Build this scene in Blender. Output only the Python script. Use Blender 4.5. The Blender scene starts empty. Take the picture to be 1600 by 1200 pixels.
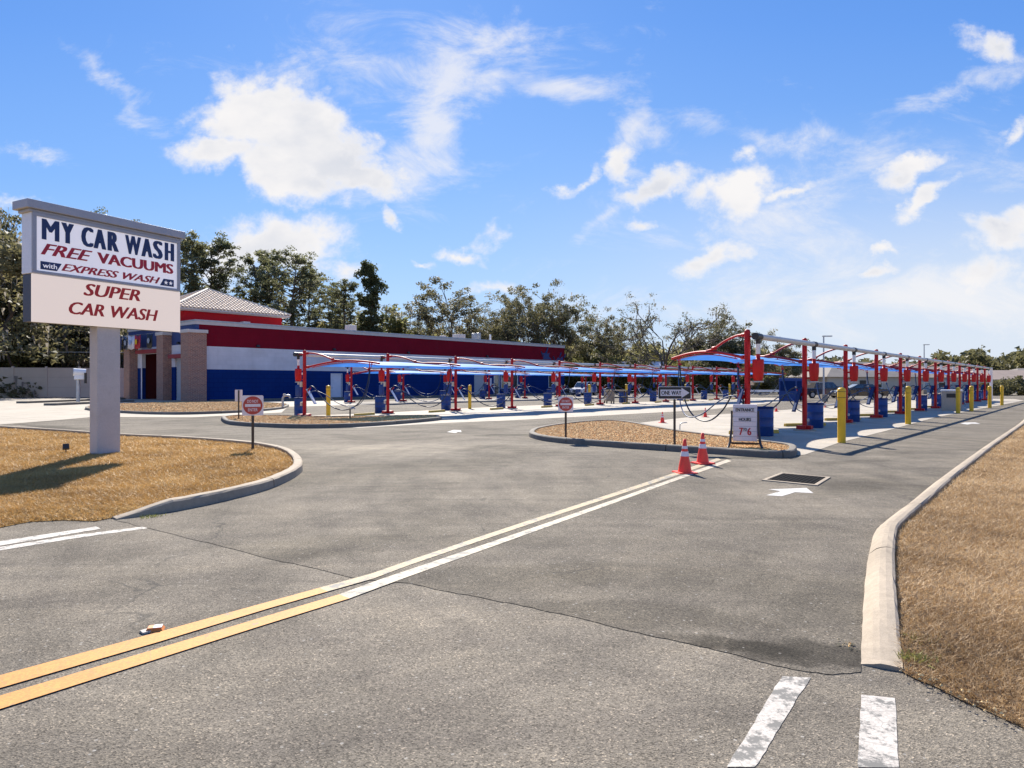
import bpy, bmesh, math, random
import numpy as np
from mathutils import Vector, Matrix
from mathutils.geometry import tessellate_polygon

R = math.radians
scene = bpy.context.scene
col = scene.collection
random.seed(7)
RNG = np.random.default_rng(7)

# ------------------------------------------------------------------ camera
F, HZ, CH = 1067.0, 598.0, 1.6          # focal length in pixels, horizon row, eye height
cam_d = bpy.data.cameras.new("camera")
cam = bpy.data.objects.new("camera", cam_d)
col.objects.link(cam)
cam.location = (0, 0, CH)
cam.rotation_euler = (R(90), 0, 0)
cam_d.sensor_width = 36
cam_d.lens = 36 * F / 1600
cam_d.shift_y = -2 / 1600
cam_d.clip_start = 0.05
cam_d.clip_end = 6000
scene.camera = cam

def G(px, py, z=0.0):
    Y = F * (CH - z) / (py - HZ)
    return Vector(((px - 800) / F * Y, Y, z))

def AT(px, Y, py):
    return Vector(((px - 800) / F * Y, Y, CH - (py - HZ) / F * Y))

# ------------------------------------------------------------------ light
SUN_EL, SUN_AZ = 38.0, -11.0            # azimuth measured from +Y, clockwise
sv = Vector((math.sin(R(SUN_AZ)) * math.cos(R(SUN_EL)), math.cos(R(SUN_AZ)) * math.cos(R(SUN_EL)), math.sin(R(SUN_EL))))
sun_d = bpy.data.lights.new("sun", 'SUN')
sun_d.energy = 4.6
sun_d.angle = R(0.5)
sun_d.color = (1.0, 0.93, 0.82)
sun = bpy.data.objects.new("sun", sun_d)
sun.rotation_euler = sv.to_track_quat('Z', 'Y').to_euler()
sun.location = (0, 0, 60)
col.objects.link(sun)

scene.view_settings.view_transform = 'Standard'
scene.view_settings.look = 'None'
scene.view_settings.exposure = 1.2
scene.view_settings.gamma = 1
scene.view_settings.use_curve_mapping = False

class NT:
    """tiny helper around a node tree"""
    def __init__(s, tree):
        s.t = tree; s.n = tree.nodes; s.l = tree.links
    def node(s, typ, **kw):
        n = s.n.new(typ)
        for k, v in kw.items():
            setattr(n, k, v)
        return n
    def put(s, sock, v):
        if hasattr(v, 'links') or isinstance(v, bpy.types.NodeSocket):
            s.l.new(v, sock)
        else:
            sock.default_value = v
    def math(s, op, a, b=0.0, c=None, clamp=False):
        n = s.node('ShaderNodeMath', operation=op); n.use_clamp = clamp
        s.put(n.inputs[0], a); s.put(n.inputs[1], b)
        if c is not None: s.put(n.inputs[2], c)
        return n.outputs[0]
    def noise(s, vec, scale, detail=4, rough=.55, lac=2.0, dist=0.0):
        n = s.node('ShaderNodeTexNoise')
        if vec is not None: s.l.new(vec, n.inputs['Vector'])
        n.inputs['Scale'].default_value = scale; n.inputs['Detail'].default_value = detail
        n.inputs['Roughness'].default_value = rough; n.inputs['Distortion'].default_value = dist
        return n.outputs['Fac']
    def ramp(s, fac, stops):
        n = s.node('ShaderNodeValToRGB')
        while len(n.color_ramp.elements) < len(stops): n.color_ramp.elements.new(.5)
        for e, (p, c) in zip(n.color_ramp.elements, stops):
            e.position = p; e.color = (*c, 1) if len(c) == 3 else c
        s.l.new(fac, n.inputs[0])
        return n.outputs['Color']
    def smooth(s, v, a, b):
        n = s.node('ShaderNodeMapRange'); n.interpolation_type = 'SMOOTHSTEP'
        s.put(n.inputs['Value'], v); n.inputs['From Min'].default_value = a; n.inputs['From Max'].default_value = b
        return n.outputs['Result']
    def mix(s, fac, a, b, blend='MIX'):
        n = s.node('ShaderNodeMix', data_type='RGBA', blend_type=blend)
        s.put(n.inputs[0], fac)
        for sock, v in ((n.inputs[6], a), (n.inputs[7], b)):
            if isinstance(v, tuple): v = (*v, 1) if len(v) == 3 else v
            s.put(sock, v)
        return n.outputs[2]

# ------------------------------------------------------------------ sky with clouds (world directions)
world = bpy.data.worlds.new("World")
scene.world = world
world.use_nodes = True
T = NT(world.node_tree)
T.n.clear()
wout = T.node('ShaderNodeOutputWorld'); bg = T.node('ShaderNodeBackground')
T.l.new(bg.outputs[0], wout.inputs[0])
sky = T.node('ShaderNodeTexSky', sky_type='NISHITA')
sky.sun_disc = False
sky.sun_elevation = R(SUN_EL); sky.sun_rotation = R(SUN_AZ)
sky.air_density = 1.0; sky.dust_density = 0.25; sky.ozone_density = 2.2; sky.altitude = 20
tc = T.node('ShaderNodeTexCoord')
sep = T.node('ShaderNodeSeparateXYZ'); T.l.new(tc.outputs['Generated'], sep.inputs[0])
ay = T.math('MAXIMUM', T.math('ABSOLUTE', sep.outputs[1]), 0.02)
cu = T.math('DIVIDE', sep.outputs[0], ay)      # tangent of azimuth
cv = T.math('DIVIDE', sep.outputs[2], ay)      # tangent of elevation
def dvec(su, svv, rot=0.0):
    c = T.node('ShaderNodeCombineXYZ')
    T.l.new(cu, c.inputs[0]); T.l.new(cv, c.inputs[1])
    m = T.node('ShaderNodeMapping'); T.l.new(c.outputs[0], m.inputs[0])
    m.inputs['Rotation'].default_value = (0, 0, rot)
    m.inputs['Scale'].default_value = (su, svv, 1)
    return m.outputs[0]
wn_ = T.node('ShaderNodeTexNoise'); T.l.new(dvec(1, 1.3), wn_.inputs['Vector']); wn_.inputs['Scale'].default_value = 7.5; wn_.inputs['Detail'].default_value = 7; wn_.inputs['Roughness'].default_value = .6
wsep = T.node('ShaderNodeSeparateColor'); T.l.new(wn_.outputs['Color'], wsep.inputs[0])
wu = T.math('ADD', cu, T.math('MULTIPLY', T.math('SUBTRACT', wsep.outputs[0], .5), .16))
wv = T.math('ADD', cv, T.math('MULTIPLY', T.math('SUBTRACT', wsep.outputs[1], .5), .11))
def blobs(lst, warp):
    best = None
    for (px, py, rx, ry, rot, w) in lst:
        u0, v0 = (px - 800) / F, (HZ - py) / F
        a = R(rot); ca, sa = math.cos(a), math.sin(a)
        du = T.math('SUBTRACT', wu, u0); dv = T.math('SUBTRACT', wv, v0)
        x = T.math('MULTIPLY', T.math('ADD', T.math('MULTIPLY', du, ca), T.math('MULTIPLY', dv, sa)), F / rx)
        y = T.math('MULTIPLY', T.math('SUBTRACT', T.math('MULTIPLY', dv, ca), T.math('MULTIPLY', du, sa)), F / ry)
        d = T.math('SQRT', T.math('ADD', T.math('MULTIPLY', x, x), T.math('MULTIPLY', y, y)))
        b = T.math('MULTIPLY', T.math('SUBTRACT', 1.0, d), w)
        best = b if best is None else T.math('MAXIMUM', best, b)
    return T.math('MAXIMUM', best, -1.0)
puffy = [(400, 178, 122, 84, 0, 1.8), (480, 212, 132, 82, -25, 1.8), (350, 240, 85, 44, 10, 1.3), (570, 268, 115, 40, -10, 1.2), (440, 258, 120, 58, -15, 1.7),
         (540, 300, 60, 32, 0, .6), (440, 375, 130, 60, 0, 1.4), (370, 395, 95, 48, 0, 1.2), (30, 312, 62, 16, 5, .8),
         (1150, 300, 88, 60, 25, 1.3), (1145, 232, 34, 26, 20, .9), (1035, 285, 85, 22, 12, .9), (975, 245, 38, 26, 35, .8), (905, 278, 42, 15, 35, .8),
         (1235, 300, 75, 17, 25, .9), (1128, 402, 62, 28, 12, 1.0), (1425, 262, 95, 24, 12, .95), (1440, 310, 105, 17, 18, .95), (1570, 210, 60, 18, 30, .8),
         (1570, 350, 90, 34, 10, 1.0), (1385, 382, 36, 12, 10, .8), (1365, 425, 85, 15, 14, .75), (1530, 430, 140, 50, 8, .6), (712, 402, 38, 16, -5, .85), (622, 336, 20, 18, -20, .75),
         (650, 414, 26, 10, 0, .7), (765, 372, 34, 18, 30, .5), (560, 425, 40, 20, 0, .6), (1560, 80, 80, 26, -10, .75), (765, 450, 60, 16, 0, .6), (1012, 342, 22, 12, 0, .5)]
wispy = [(700, 120, 105, 85, -10, 1.35), (685, 185, 55, 90, -8, 1.3), (760, 80, 90, 40, 10, .9), (870, 138, 150, 30, 0, .8), (1000, 190, 42, 120, -8, .85), (1250, 220, 240, 26, -14, .7),
         (960, 330, 90, 12, 35, .5), (1500, 140, 160, 22, 20, .6), (170, 120, 110, 14, -38, .5), (1450, 460, 330, 70, 0, .9), (600, 100, 240, 60, 0, .45), (1100, 480, 300, 40, 0, .6),
         (620, 270, 120, 60, 20, .5), (40, 232, 60, 8, -8, .4), (1300, 330, 260, 90, 10, .35)]
n1 = T.noise(dvec(1, 1.25), 8.0, 10, .6, dist=.35)
n2 = T.noise(dvec(1, 2.2, .25), 5.5, 8, .68, dist=.6)
n3 = T.noise(dvec(1, 1), 34.0, 5, .6)
dp = T.math('ADD', blobs(puffy, 0), T.math('MULTIPLY', T.math('SUBTRACT', n1, .5), 2.3))
dp = T.math('ADD', dp, T.math('MULTIPLY', T.math('SUBTRACT', n3, .5), .9))
dens_p = T.smooth(dp, -.05, .8)
dw = T.math('ADD', blobs(wispy, 0), T.math('MULTIPLY', T.math('SUBTRACT', n2, .5), 3.4))
dens_w = T.math('MULTIPLY', T.smooth(dw, -0.15, 1.15), .74)
# scattered clouds for the rest of the sky, high above and behind
gn = T.noise(tc.outputs['Generated'], 4.2, 8, .6)
high = T.math('MAXIMUM', T.smooth(cv, .62, .9), T.smooth(T.math('ABSOLUTE', cu), .85, 1.1))
dens_g = T.math('MULTIPLY', T.math('MULTIPLY', T.smooth(gn, .56, .72), high), .8)
dens = T.math('MAXIMUM', T.math('MAXIMUM', dens_p, dens_w), dens_g)
# haze towards the horizon
haze = T.math('MULTIPLY', T.smooth(cv, .22, -.02), .35)
hazer = T.math('MULTIPLY', T.math('MULTIPLY', T.smooth(cu, -.2, .7), T.smooth(cv, .42, .06)), .78)
skyc = T.node('ShaderNodeHueSaturation')
skyc.inputs['Saturation'].default_value = 1.12; skyc.inputs['Value'].default_value = 1.0
T.l.new(sky.outputs[0], skyc.inputs['Color'])
CW = 4.75                                     # white cloud radiance before the background strength
grad = T.ramp(T.math('MULTIPLY', cv, 1.25), [(0.0, (.58 * CW, .71 * CW, .93 * CW)), (.16, (.42 * CW, .62 * CW, .96 * CW)), (.38, (.245 * CW, .475 * CW, .95 * CW)), (.66, (.145 * CW, .36 * CW, .90 * CW)), (1.0, (.085 * CW, .26 * CW, .76 * CW))])
base = T.mix(.82, T.mix(1.0, skyc.outputs[0], (.62, .8, 1.0), 'MULTIPLY'), grad)
base = T.mix(haze, base, (CW * .62, CW * .74, CW * .93))
base = T.mix(hazer, base, (CW * .84, CW * .90, CW * .99))
shade = T.smooth(T.noise(dvec(1, 1.6), 7.0, 6, .5), .35, .7)
cloudc = T.mix(T.math('MULTIPLY', shade, T.smooth(dp, .3, 1.1)), (CW * 1.02, CW * 1.0, CW * 1.0), (CW * .76, CW * .79, CW * .87))
full = T.mix(dens, base, cloudc)
T.l.new(full, bg.inputs['Color'])
bg.inputs['Strength'].default_value = 0.085

# ------------------------------------------------------------------ object helpers
def tag(o, label=None, cat=None, group=None, kind=None):
    if label: o['label'] = label
    if cat: o['category'] = cat
    if group: o['group'] = group
    if kind: o['kind'] = kind
    return o

def empty(name, loc=(0, 0, 0), rz=0.0, label=None, cat=None, group=None, kind=None):
    o = bpy.data.objects.new(name, None)
    o.empty_display_size = .2
    o.location = loc; o.rotation_euler = (0, 0, rz)
    col.objects.link(o)
    return tag(o, label, cat, group, kind)

def children_of(o):
    return KIDS.get(o.name, [])
KIDS = {}

def link(o, parent=None):
    col.objects.link(o)
    if parent is not None:
        o.parent = parent
        KIDS.setdefault(parent.name, []).append(o)
    return o

def copy_tree(o, parent=None, loc=None, label=None):
    c = o.copy()
    link(c, parent)
    if loc is not None: c.location = loc
    if label: c['label'] = label
    for ch in children_of(o): copy_tree(ch, c)
    return c

class MB:
    def __init__(s, M=None):
        s.v = []; s.f = []; s.m = []; s.sm = []; s.M = M; s.mi = 0; s.smooth = False
    def add(s, vs, fs, smooth=None):
        b = len(s.v)
        if s.M is not None: vs = [s.M @ Vector(p) for p in vs]
        s.v += [tuple(p) for p in vs]
        sm = s.smooth if smooth is None else smooth
        for f in fs:
            s.f.append([b + i for i in f]); s.m.append(s.mi); s.sm.append(sm)
    def box(s, c, d, rz=0.0, top=1.0, rx=0.0):
        x, y, z = d[0] / 2, d[1] / 2, d[2] / 2
        vs = [(sx * x * (top if sz > 0 else 1), sy * y * (top if sz > 0 else 1), sz * z) for sz in (-1, 1) for sx, sy in ((-1, -1), (1, -1), (1, 1), (-1, 1))]
        Mx = Matrix.Translation(c) @ Matrix.Rotation(rz, 4, 'Z') @ Matrix.Rotation(rx, 4, 'X')
        s.add([Mx @ Vector(p) for p in vs], [(3, 2, 1, 0), (4, 5, 6, 7), (0, 1, 5, 4), (1, 2, 6, 5), (2, 3, 7, 6), (3, 0, 4, 7)], False)
    def bb(s, x0, x1, y0, y1, z0, z1):
        s.box(((x0 + x1) / 2, (y0 + y1) / 2, (z0 + z1) / 2), (x1 - x0, y1 - y0, z1 - z0))
    def tube(s, pts, r, seg=10, cap=True):
        pts = [Vector(p) for p in pts]
        rs = r if isinstance(r, (list, tuple)) else [r] * len(pts)
        vs = []; fs = []
        t = (pts[1] - pts[0]).normalized()
        a = Vector((0, 0, 1)) if abs(t.z) < .9 else Vector((1, 0, 0))
        nrm = t.cross(a).normalized()
        for i, p in enumerate(pts):
            if i == 0: t = (pts[1] - pts[0])
            elif i == len(pts) - 1: t = (pts[-1] - pts[-2])
            else: t = (pts[i + 1] - pts[i - 1])
            t.normalize()
            nrm = (nrm - t * nrm.dot(t)).normalized()
            bn = t.cross(nrm)
            for k in range(seg):
                an = 2 * math.pi * k / seg
                vs.append(p + (nrm * math.cos(an) + bn * math.sin(an)) * rs[i])
        for i in range(len(pts) - 1):
            for k in range(seg):
                fs.append((i * seg + k, i * seg + (k + 1) % seg, (i + 1) * seg + (k + 1) % seg, (i + 1) * seg + k))
        s.add(vs, fs, True)
        if cap:
            n = (len(pts) - 1) * seg
            s.add(vs[:seg], [tuple(range(seg))[::-1]], False)
            s.add(vs[n:], [tuple(range(seg))], False)
    def lathe(s, prof, c=(0, 0, 0), seg=20):
        c = Vector(c); vs = []; fs = []
        for (r, z) in prof:
            for k in range(seg):
                a = 2 * math.pi * k / seg
                vs.append(c + Vector((r * math.cos(a), r * math.sin(a), z)))
        for i in range(len(prof) - 1):
            for k in range(seg):
                fs.append((i * seg + k, i * seg + (k + 1) % seg, (i + 1) * seg + (k + 1) % seg, (i + 1) * seg + k))
        s.add(vs, fs, True)
        if prof[0][0] > 1e-4: s.add(vs[:seg], [tuple(range(seg))[::-1]], False)
        if prof[-1][0] > 1e-4: s.add(vs[-seg:], [tuple(range(seg))], False)
    def poly(s, pts):
        """flat polygon, any outline, top side up"""
        pts = [Vector(p) for p in pts]
        tris = tessellate_polygon([pts])
        out = []
        for t in tris:
            a, b, c = (pts[i] for i in t)
            out.append(t if (b - a).cross(c - a).z >= 0 else t[::-1])
        s.add(pts, out, False)
    def prism(s, pts, dvec):
        """outline pts extruded by dvec"""
        pts = [Vector(p) for p in pts]; dv = Vector(dvec); n = len(pts)
        tris = [tuple(t) for t in tessellate_polygon([pts])]
        vs = pts + [p + dv for p in pts]
        fs = [t for t in tris] + [tuple(i + n for i in t[::-1]) for t in tris]
        fs += [(i, (i + 1) % n, n + (i + 1) % n, n + i) for i in range(n)]
        s.add(vs, fs, False)
        s.fix = True
    fix = False
    def build(s, name, mats, parent=None, bevel=0.0):
        me = bpy.data.meshes.new(name)
        me.from_pydata(s.v, [], s.f)
        for mt in (mats if isinstance(mats, (list, tuple)) else [mats]): me.materials.append(mt)
        me.polygons.foreach_set('material_index', s.m)
        me.polygons.foreach_set('use_smooth', s.sm)
        if s.fix:
            bm = bmesh.new(); bm.from_mesh(me)
            bmesh.ops.remove_doubles(bm, verts=bm.verts, dist=1e-5)
            bmesh.ops.recalc_face_normals(bm, faces=bm.faces)
            bm.to_mesh(me); bm.free()
        me.update()
        o = bpy.data.objects.new(name, me)
        if bevel > 0:
            md = o.modifiers.new('bevel', 'BEVEL'); md.width = bevel; md.segments = 2; md.limit_method = 'ANGLE'
        return link(o, parent)

def catmull(pts, n=6, closed=False):
    pts = [Vector(p) for p in pts]; out = []
    N = len(pts)
    rng = range(N) if closed else range(N - 1)
    for i in rng:
        if closed:
            p0, p1, p2, p3 = pts[(i - 1) % N], pts[i], pts[(i + 1) % N], pts[(i + 2) % N]
        else:
            p1, p2 = pts[i], pts[i + 1]
            p0 = pts[i - 1] if i > 0 else p1 * 2 - p2
            p3 = pts[i + 2] if i + 2 < N else p2 * 2 - p1
        for k in range(n):
            t = k / n
            out.append(.5 * ((2 * p1) + (-p0 + p2) * t + (2 * p0 - 5 * p1 + 4 * p2 - p3) * t * t + (-p0 + 3 * p1 - 3 * p2 + p3) * t ** 3))
    if not closed: out.append(pts[-1])
    return out

def np_tris(name, V, mats, parent=None, midx=None):
    """V: (N,3,3) triangles"""
    n = len(V)
    me = bpy.data.meshes.new(name)
    me.vertices.add(n * 3); me.vertices.foreach_set('co', V.reshape(-1).astype(np.float32))
    me.loops.add(n * 3); me.loops.foreach_set('vertex_index', np.arange(n * 3, dtype=np.int32))
    me.polygons.add(n); me.polygons.foreach_set('loop_start', np.arange(0, n * 3, 3, dtype=np.int32))
    for mt in (mats if isinstance(mats, (list, tuple)) else [mats]): me.materials.append(mt)
    if midx is not None: me.polygons.foreach_set('material_index', midx.astype(np.int32))
    me.update(calc_edges=True)
    o = bpy.data.objects.new(name, me)
    return link(o, parent)

# ------------------------------------------------------------------ materials
def newmat(name):
    m = bpy.data.materials.new(name); m.use_nodes = True
    t = NT(m.node_tree); b = t.n['Principled BSDF']
    return m, t, b

def coords(t, kind='pos'):
    if kind == 'pos':
        return t.node('ShaderNodeNewGeometry').outputs['Position']
    return t.node('ShaderNodeTexCoord').outputs['Object']

def pm(name, c, rough=.6, metal=0.0, var=.15, scale=3.0, bump=0.0, bscale=40.0, dirt=0.0, dirtc=(.12, .1, .08), spec=.5, coat=0.0, kind='obj', var2=.06, scale2=40):
    m, t, b = newmat(name)
    v = coords(t, kind)
    n = t.noise(v, scale, 5, .6)
    lo = tuple(x * (1 - var) for x in c); hi = tuple(min(1, x * (1 + var)) for x in c)
    cc = t.ramp(n, [(.3, lo), (.7, hi)])
    if var2:
        nf = t.noise(v, scale2, 3, .6)
        cc = t.mix(1.0, cc, t.ramp(nf, [(.3, (1 - var2,) * 3), (.7, (1 + var2,) * 3)]), 'MULTIPLY')
    if dirt > 0:
        dn = t.smooth(t.noise(v, scale * .7 + 1.3, 8, .7), .52, .72)
        cc = t.mix(t.math('MULTIPLY', dn, dirt), cc, dirtc)
    t.l.new(cc, b.inputs['Base Color'])
    rn = t.math('ADD', t.math('MULTIPLY', n, .25), rough - .12)
    t.l.new(rn, b.inputs['Roughness'])
    b.inputs['Metallic'].default_value = metal
    b.inputs['Specular IOR Level'].default_value = spec
    b.inputs['Coat Weight'].default_value = coat
    if bump > 0:
        bp = t.node('ShaderNodeBump'); bp.inputs['Strength'].default_value = bump; bp.inputs['Distance'].default_value = .01
        t.l.new(t.noise(v, bscale, 4, .6), bp.inputs['Height']); t.l.new(bp.outputs[0], b.inputs['Normal'])
    return m

def asphalt(name, c, warm=(1.14, 1.0, .81), stain=.35, spots=()):
    m, t, b = newmat(name)
    v = coords(t)
    big = t.noise(v, .35, 6, .62, dist=.8)
    mid = t.noise(v, 2.6, 5, .6)
    cc = t.ramp(big, [(.28, tuple(c * w * (1 - stain) for w in warm)), (.5, tuple(c * w for w in warm)), (.74, tuple(c * w * (1 + stain * .6) for w in warm))])
    cc = t.mix(1.0, cc, t.ramp(mid, [(.3, (.9, .9, .9)), (.7, (1.1, 1.1, 1.1))]), 'MULTIPLY')
    # stretched wheel scuffs
    mp = t.node('ShaderNodeMapping'); t.l.new(v, mp.inputs[0])
    mp.inputs['Rotation'].default_value = (0, 0, R(-62)); mp.inputs['Scale'].default_value = (.22, 2.3, 1)
    sc = t.noise(mp.outputs[0], 1.0, 6, .6, dist=1.1)
    cc = t.mix(1.0, cc, t.ramp(sc, [(.32, (.84, .84, .85)), (.55, (1.02, 1.02, 1.01)), (.75, (1.13, 1.11, 1.08))]), 'MULTIPLY')
    for (sx, sy, rx, ry, rot, k) in spots:      # worn, oily or dusty places
        mp2 = t.node('ShaderNodeMapping', vector_type='TEXTURE'); t.l.new(v, mp2.inputs[0])
        mp2.inputs['Location'].default_value = (sx, sy, 0); mp2.inputs['Rotation'].default_value = (0, 0, R(rot)); mp2.inputs['Scale'].default_value = (rx, ry, 1)
        ln = t.node('ShaderNodeVectorMath', operation='LENGTH'); t.l.new(mp2.outputs[0], ln.inputs[0])
        mk = t.smooth(t.math('ADD', t.math('SUBTRACT', 1.0, ln.outputs['Value']), t.math('MULTIPLY', t.math('SUBTRACT', t.noise(v, 3.2, 6, .7), .5), 1.6)), .0, .45)
        cc = t.mix(mk, cc, t.mix(1.0, cc, (k, k, k * .99), 'MULTIPLY'))
    # curved tyre sweeps round the island corners
    for (cx_, cy_, k_) in ((-6.5, 10.5, 1.0), (9.5, 12.0, .8)):
        sb_ = t.node('ShaderNodeVectorMath', operation='SUBTRACT'); t.l.new(v, sb_.inputs[0]); sb_.inputs[1].default_value = (cx_, cy_, 0)
        s2_ = t.node('ShaderNodeSeparateXYZ'); t.l.new(sb_.outputs[0], s2_.inputs[0])
        ln_ = t.node('ShaderNodeVectorMath', operation='LENGTH'); t.l.new(sb_.outputs[0], ln_.inputs[0])
        cb_ = t.node('ShaderNodeCombineXYZ'); t.l.new(t.math('MULTIPLY', ln_.outputs['Value'], 1.5), cb_.inputs[0]); t.l.new(t.math('MULTIPLY', t.math('ARCTAN2', s2_.outputs[1], s2_.outputs[0]), 1.3), cb_.inputs[1])
        arc = t.noise(cb_.outputs[0], 1.0, 6, .62, dist=.5)
        cc = t.mix(1.0, cc, t.ramp(arc, [(.34, (.85, .85, .86)), (.5, (1.0, 1.0, 1.0)), (.68, (1.13 * k_ + (1 - k_), 1.12 * k_ + (1 - k_), 1.1 * k_ + (1 - k_)))]), 'MULTIPLY')
    # aggregate: light and dark stones
    vo = t.node('ShaderNodeTexVoronoi'); t.l.new(v, vo.inputs['Vector']); vo.inputs['Scale'].default_value = 125
    sepc = t.node('ShaderNodeSeparateColor'); t.l.new(vo.outputs['Color'], sepc.inputs[0])
    cc = t.mix(1.0, cc, t.ramp(sepc.outputs[0], [(0.0, (.42, .42, .42)), (.35, (.85, .85, .85)), (.75, (1.06, 1.06, 1.06)), (.95, (1.35, 1.33, 1.28)), (1.0, (2.1, 2.0, 1.9))]), 'MULTIPLY')
    vo2 = t.node('ShaderNodeTexVoronoi'); t.l.new(v, vo2.inputs['Vector']); vo2.inputs['Scale'].default_value = 34
    sp2 = t.node('ShaderNodeSeparateColor'); t.l.new(vo2.outputs['Color'], sp2.inputs[0])
    spot = t.math('MULTIPLY', t.smooth(sp2.outputs[1], .94, .97), t.smooth(vo2.outputs['Distance'], .35, .2))
    cc = t.mix(t.math('MULTIPLY', spot, .55), cc, (.42, .40, .36))
    # fine cracks
    cr = t.node('ShaderNodeTexVoronoi', feature='DISTANCE_TO_EDGE'); cr.inputs['Scale'].default_value = .28
    wp = t.node('ShaderNodeVectorMath', operation='ADD'); t.l.new(v, wp.inputs[0])
    nz = t.node('ShaderNodeTexNoise'); t.l.new(v, nz.inputs['Vector']); nz.inputs['Scale'].default_value = 1.4; nz.inputs['Detail'].default_value = 6
    t.l.new(nz.outputs['Color'], wp.inputs[1]); t.l.new(wp.outputs[0], cr.inputs['Vector'])
    crk = t.math('MULTIPLY', t.smooth(cr.outputs['Distance'], .006, .0015), t.smooth(t.noise(v, .5, 3), .52, .6))
    cc = t.mix(t.math('MULTIPLY', crk, .6), cc, (c * .35, c * .33, c * .3))
    t.l.new(cc, b.inputs['Base Color'])
    b.inputs['Roughness'].default_value = .92; b.inputs['Specular IOR Level'].default_value = .12
    bp = t.node('ShaderNodeBump'); bp.inputs['Strength'].default_value = .55; bp.inputs['Distance'].default_value = .006
    t.l.new(t.math('ADD', vo.outputs['Distance'], t.math('MULTIPLY', t.noise(v, 160, 3), .8)), bp.inputs['Height']); t.l.new(bp.outputs[0], b.inputs['Normal'])
    return m

def concrete(name, c=(.42, .39, .345), joint=0.0):
    m, t, b = newmat(name)
    v = coords(t)
    cc = t.ramp(t.noise(v, .6, 7, .65, dist=.6), [(.3, tuple(x * .8 for x in c)), (.7, tuple(x * 1.13 for x in c))])
    cc = t.mix(1.0, cc, t.ramp(t.noise(v, 14, 6, .7), [(.3, (.86,) * 3), (.7, (1.1,) * 3)]), 'MULTIPLY')
    cc = t.mix(1.0, cc, t.ramp(t.noise(v, 120, 3, .7), [(.3, (.85,) * 3), (.7, (1.12,) * 3)]), 'MULTIPLY')
    st = t.smooth(t.noise(v, 1.7, 8, .72, dist=1.0), .58, .75)
    cc = t.mix(t.math('MULTIPLY', st, .5), cc, (.15, .13, .105))
    if joint:
        mp = t.node('ShaderNodeMapping'); t.l.new(v, mp.inputs[0]); mp.inputs['Rotation'].default_value = (0, 0, R(-49.6))
        sp = t.node('ShaderNodeSeparateXYZ'); t.l.new(mp.outputs[0], sp.inputs[0])
        for i in (0, 1):
            fr = t.math('ABSOLUTE', t.math('SUBTRACT', t.math('FRACT', t.math('DIVIDE', sp.outputs[i], joint)), .5))
            cc = t.mix(t.math('MULTIPLY', t.smooth(fr, .4945, .498), .6), cc, (.1, .09, .08))
    t.l.new(cc, b.inputs['Base Color']); b.inputs['Roughness'].default_value = .85
    b.inputs['Specular IOR Level'].default_value = .25
    bp = t.node('ShaderNodeBump'); bp.inputs['Strength'].default_value = .4; bp.inputs['Distance'].default_value = .006
    t.l.new(t.noise(v, 70, 5, .7), bp.inputs['Height']); t.l.new(bp.outputs[0], b.inputs['Normal'])
    return m

def paint_line(name, c, wear=.45, under=(.13, .125, .115)):
    m, t, b = newmat(name)
    v = coords(t)
    cc = t.ramp(t.noise(v, 2.0, 6, .7), [(.3, tuple(x * .86 for x in c)), (.7, tuple(min(.95, x * 1.08) for x in c))])
    w = t.smooth(t.math('ADD', t.noise(v, 9, 8, .75), t.math('MULTIPLY', t.noise(v, 1.1, 3), .35)), .62 + (1 - wear) * .22, .72 + (1 - wear) * .22)
    vo = t.node('ShaderNodeTexVoronoi'); t.l.new(v, vo.inputs['Vector']); vo.inputs['Scale'].default_value = 90
    sepc = t.node('ShaderNodeSeparateColor'); t.l.new(vo.outputs['Color'], sepc.inputs[0])
    cc = t.mix(1.0, cc, t.ramp(sepc.outputs[0], [(0, (.78,) * 3), (1, (1.12,) * 3)]), 'MULTIPLY')
    cr = t.node('ShaderNodeTexVoronoi', feature='DISTANCE_TO_EDGE'); cr.inputs['Scale'].default_value = 5
    t.l.new(v, cr.inputs['Vector'])
    ck = t.math('MULTIPLY', t.smooth(cr.outputs['Distance'], .02, .005), .55 * wear)
    cc = t.mix(t.math('MAXIMUM', w, ck), cc, under)
    t.l.new(cc, b.inputs['Base Color']); b.inputs['Roughness'].default_value = .75
    return m

def grassmat(name, stops, scale=1.0):
    m, t, b = newmat(name)
    v = coords(t)
    cc = t.ramp(t.noise(v, .9 * scale, 7, .68, dist=.5), stops)
    cc = t.mix(1.0, cc, t.ramp(t.noise(v, 55, 4, .7), [(.3, (.62,) * 3), (.7, (1.32,) * 3)]), 'MULTIPLY')
    t.l.new(cc, b.inputs['Base Color']); b.inputs['Roughness'].default_value = .9; b.inputs['Specular IOR Level'].default_value = .1
    bp = t.node('ShaderNodeBump'); bp.inputs['Strength'].default_value = .8; bp.inputs['Distance'].default_value = .03
    t.l.new(t.noise(v, 60, 5, .75), bp.inputs['Height']); t.l.new(bp.outputs[0], b.inputs['Normal'])
    return m

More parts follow.
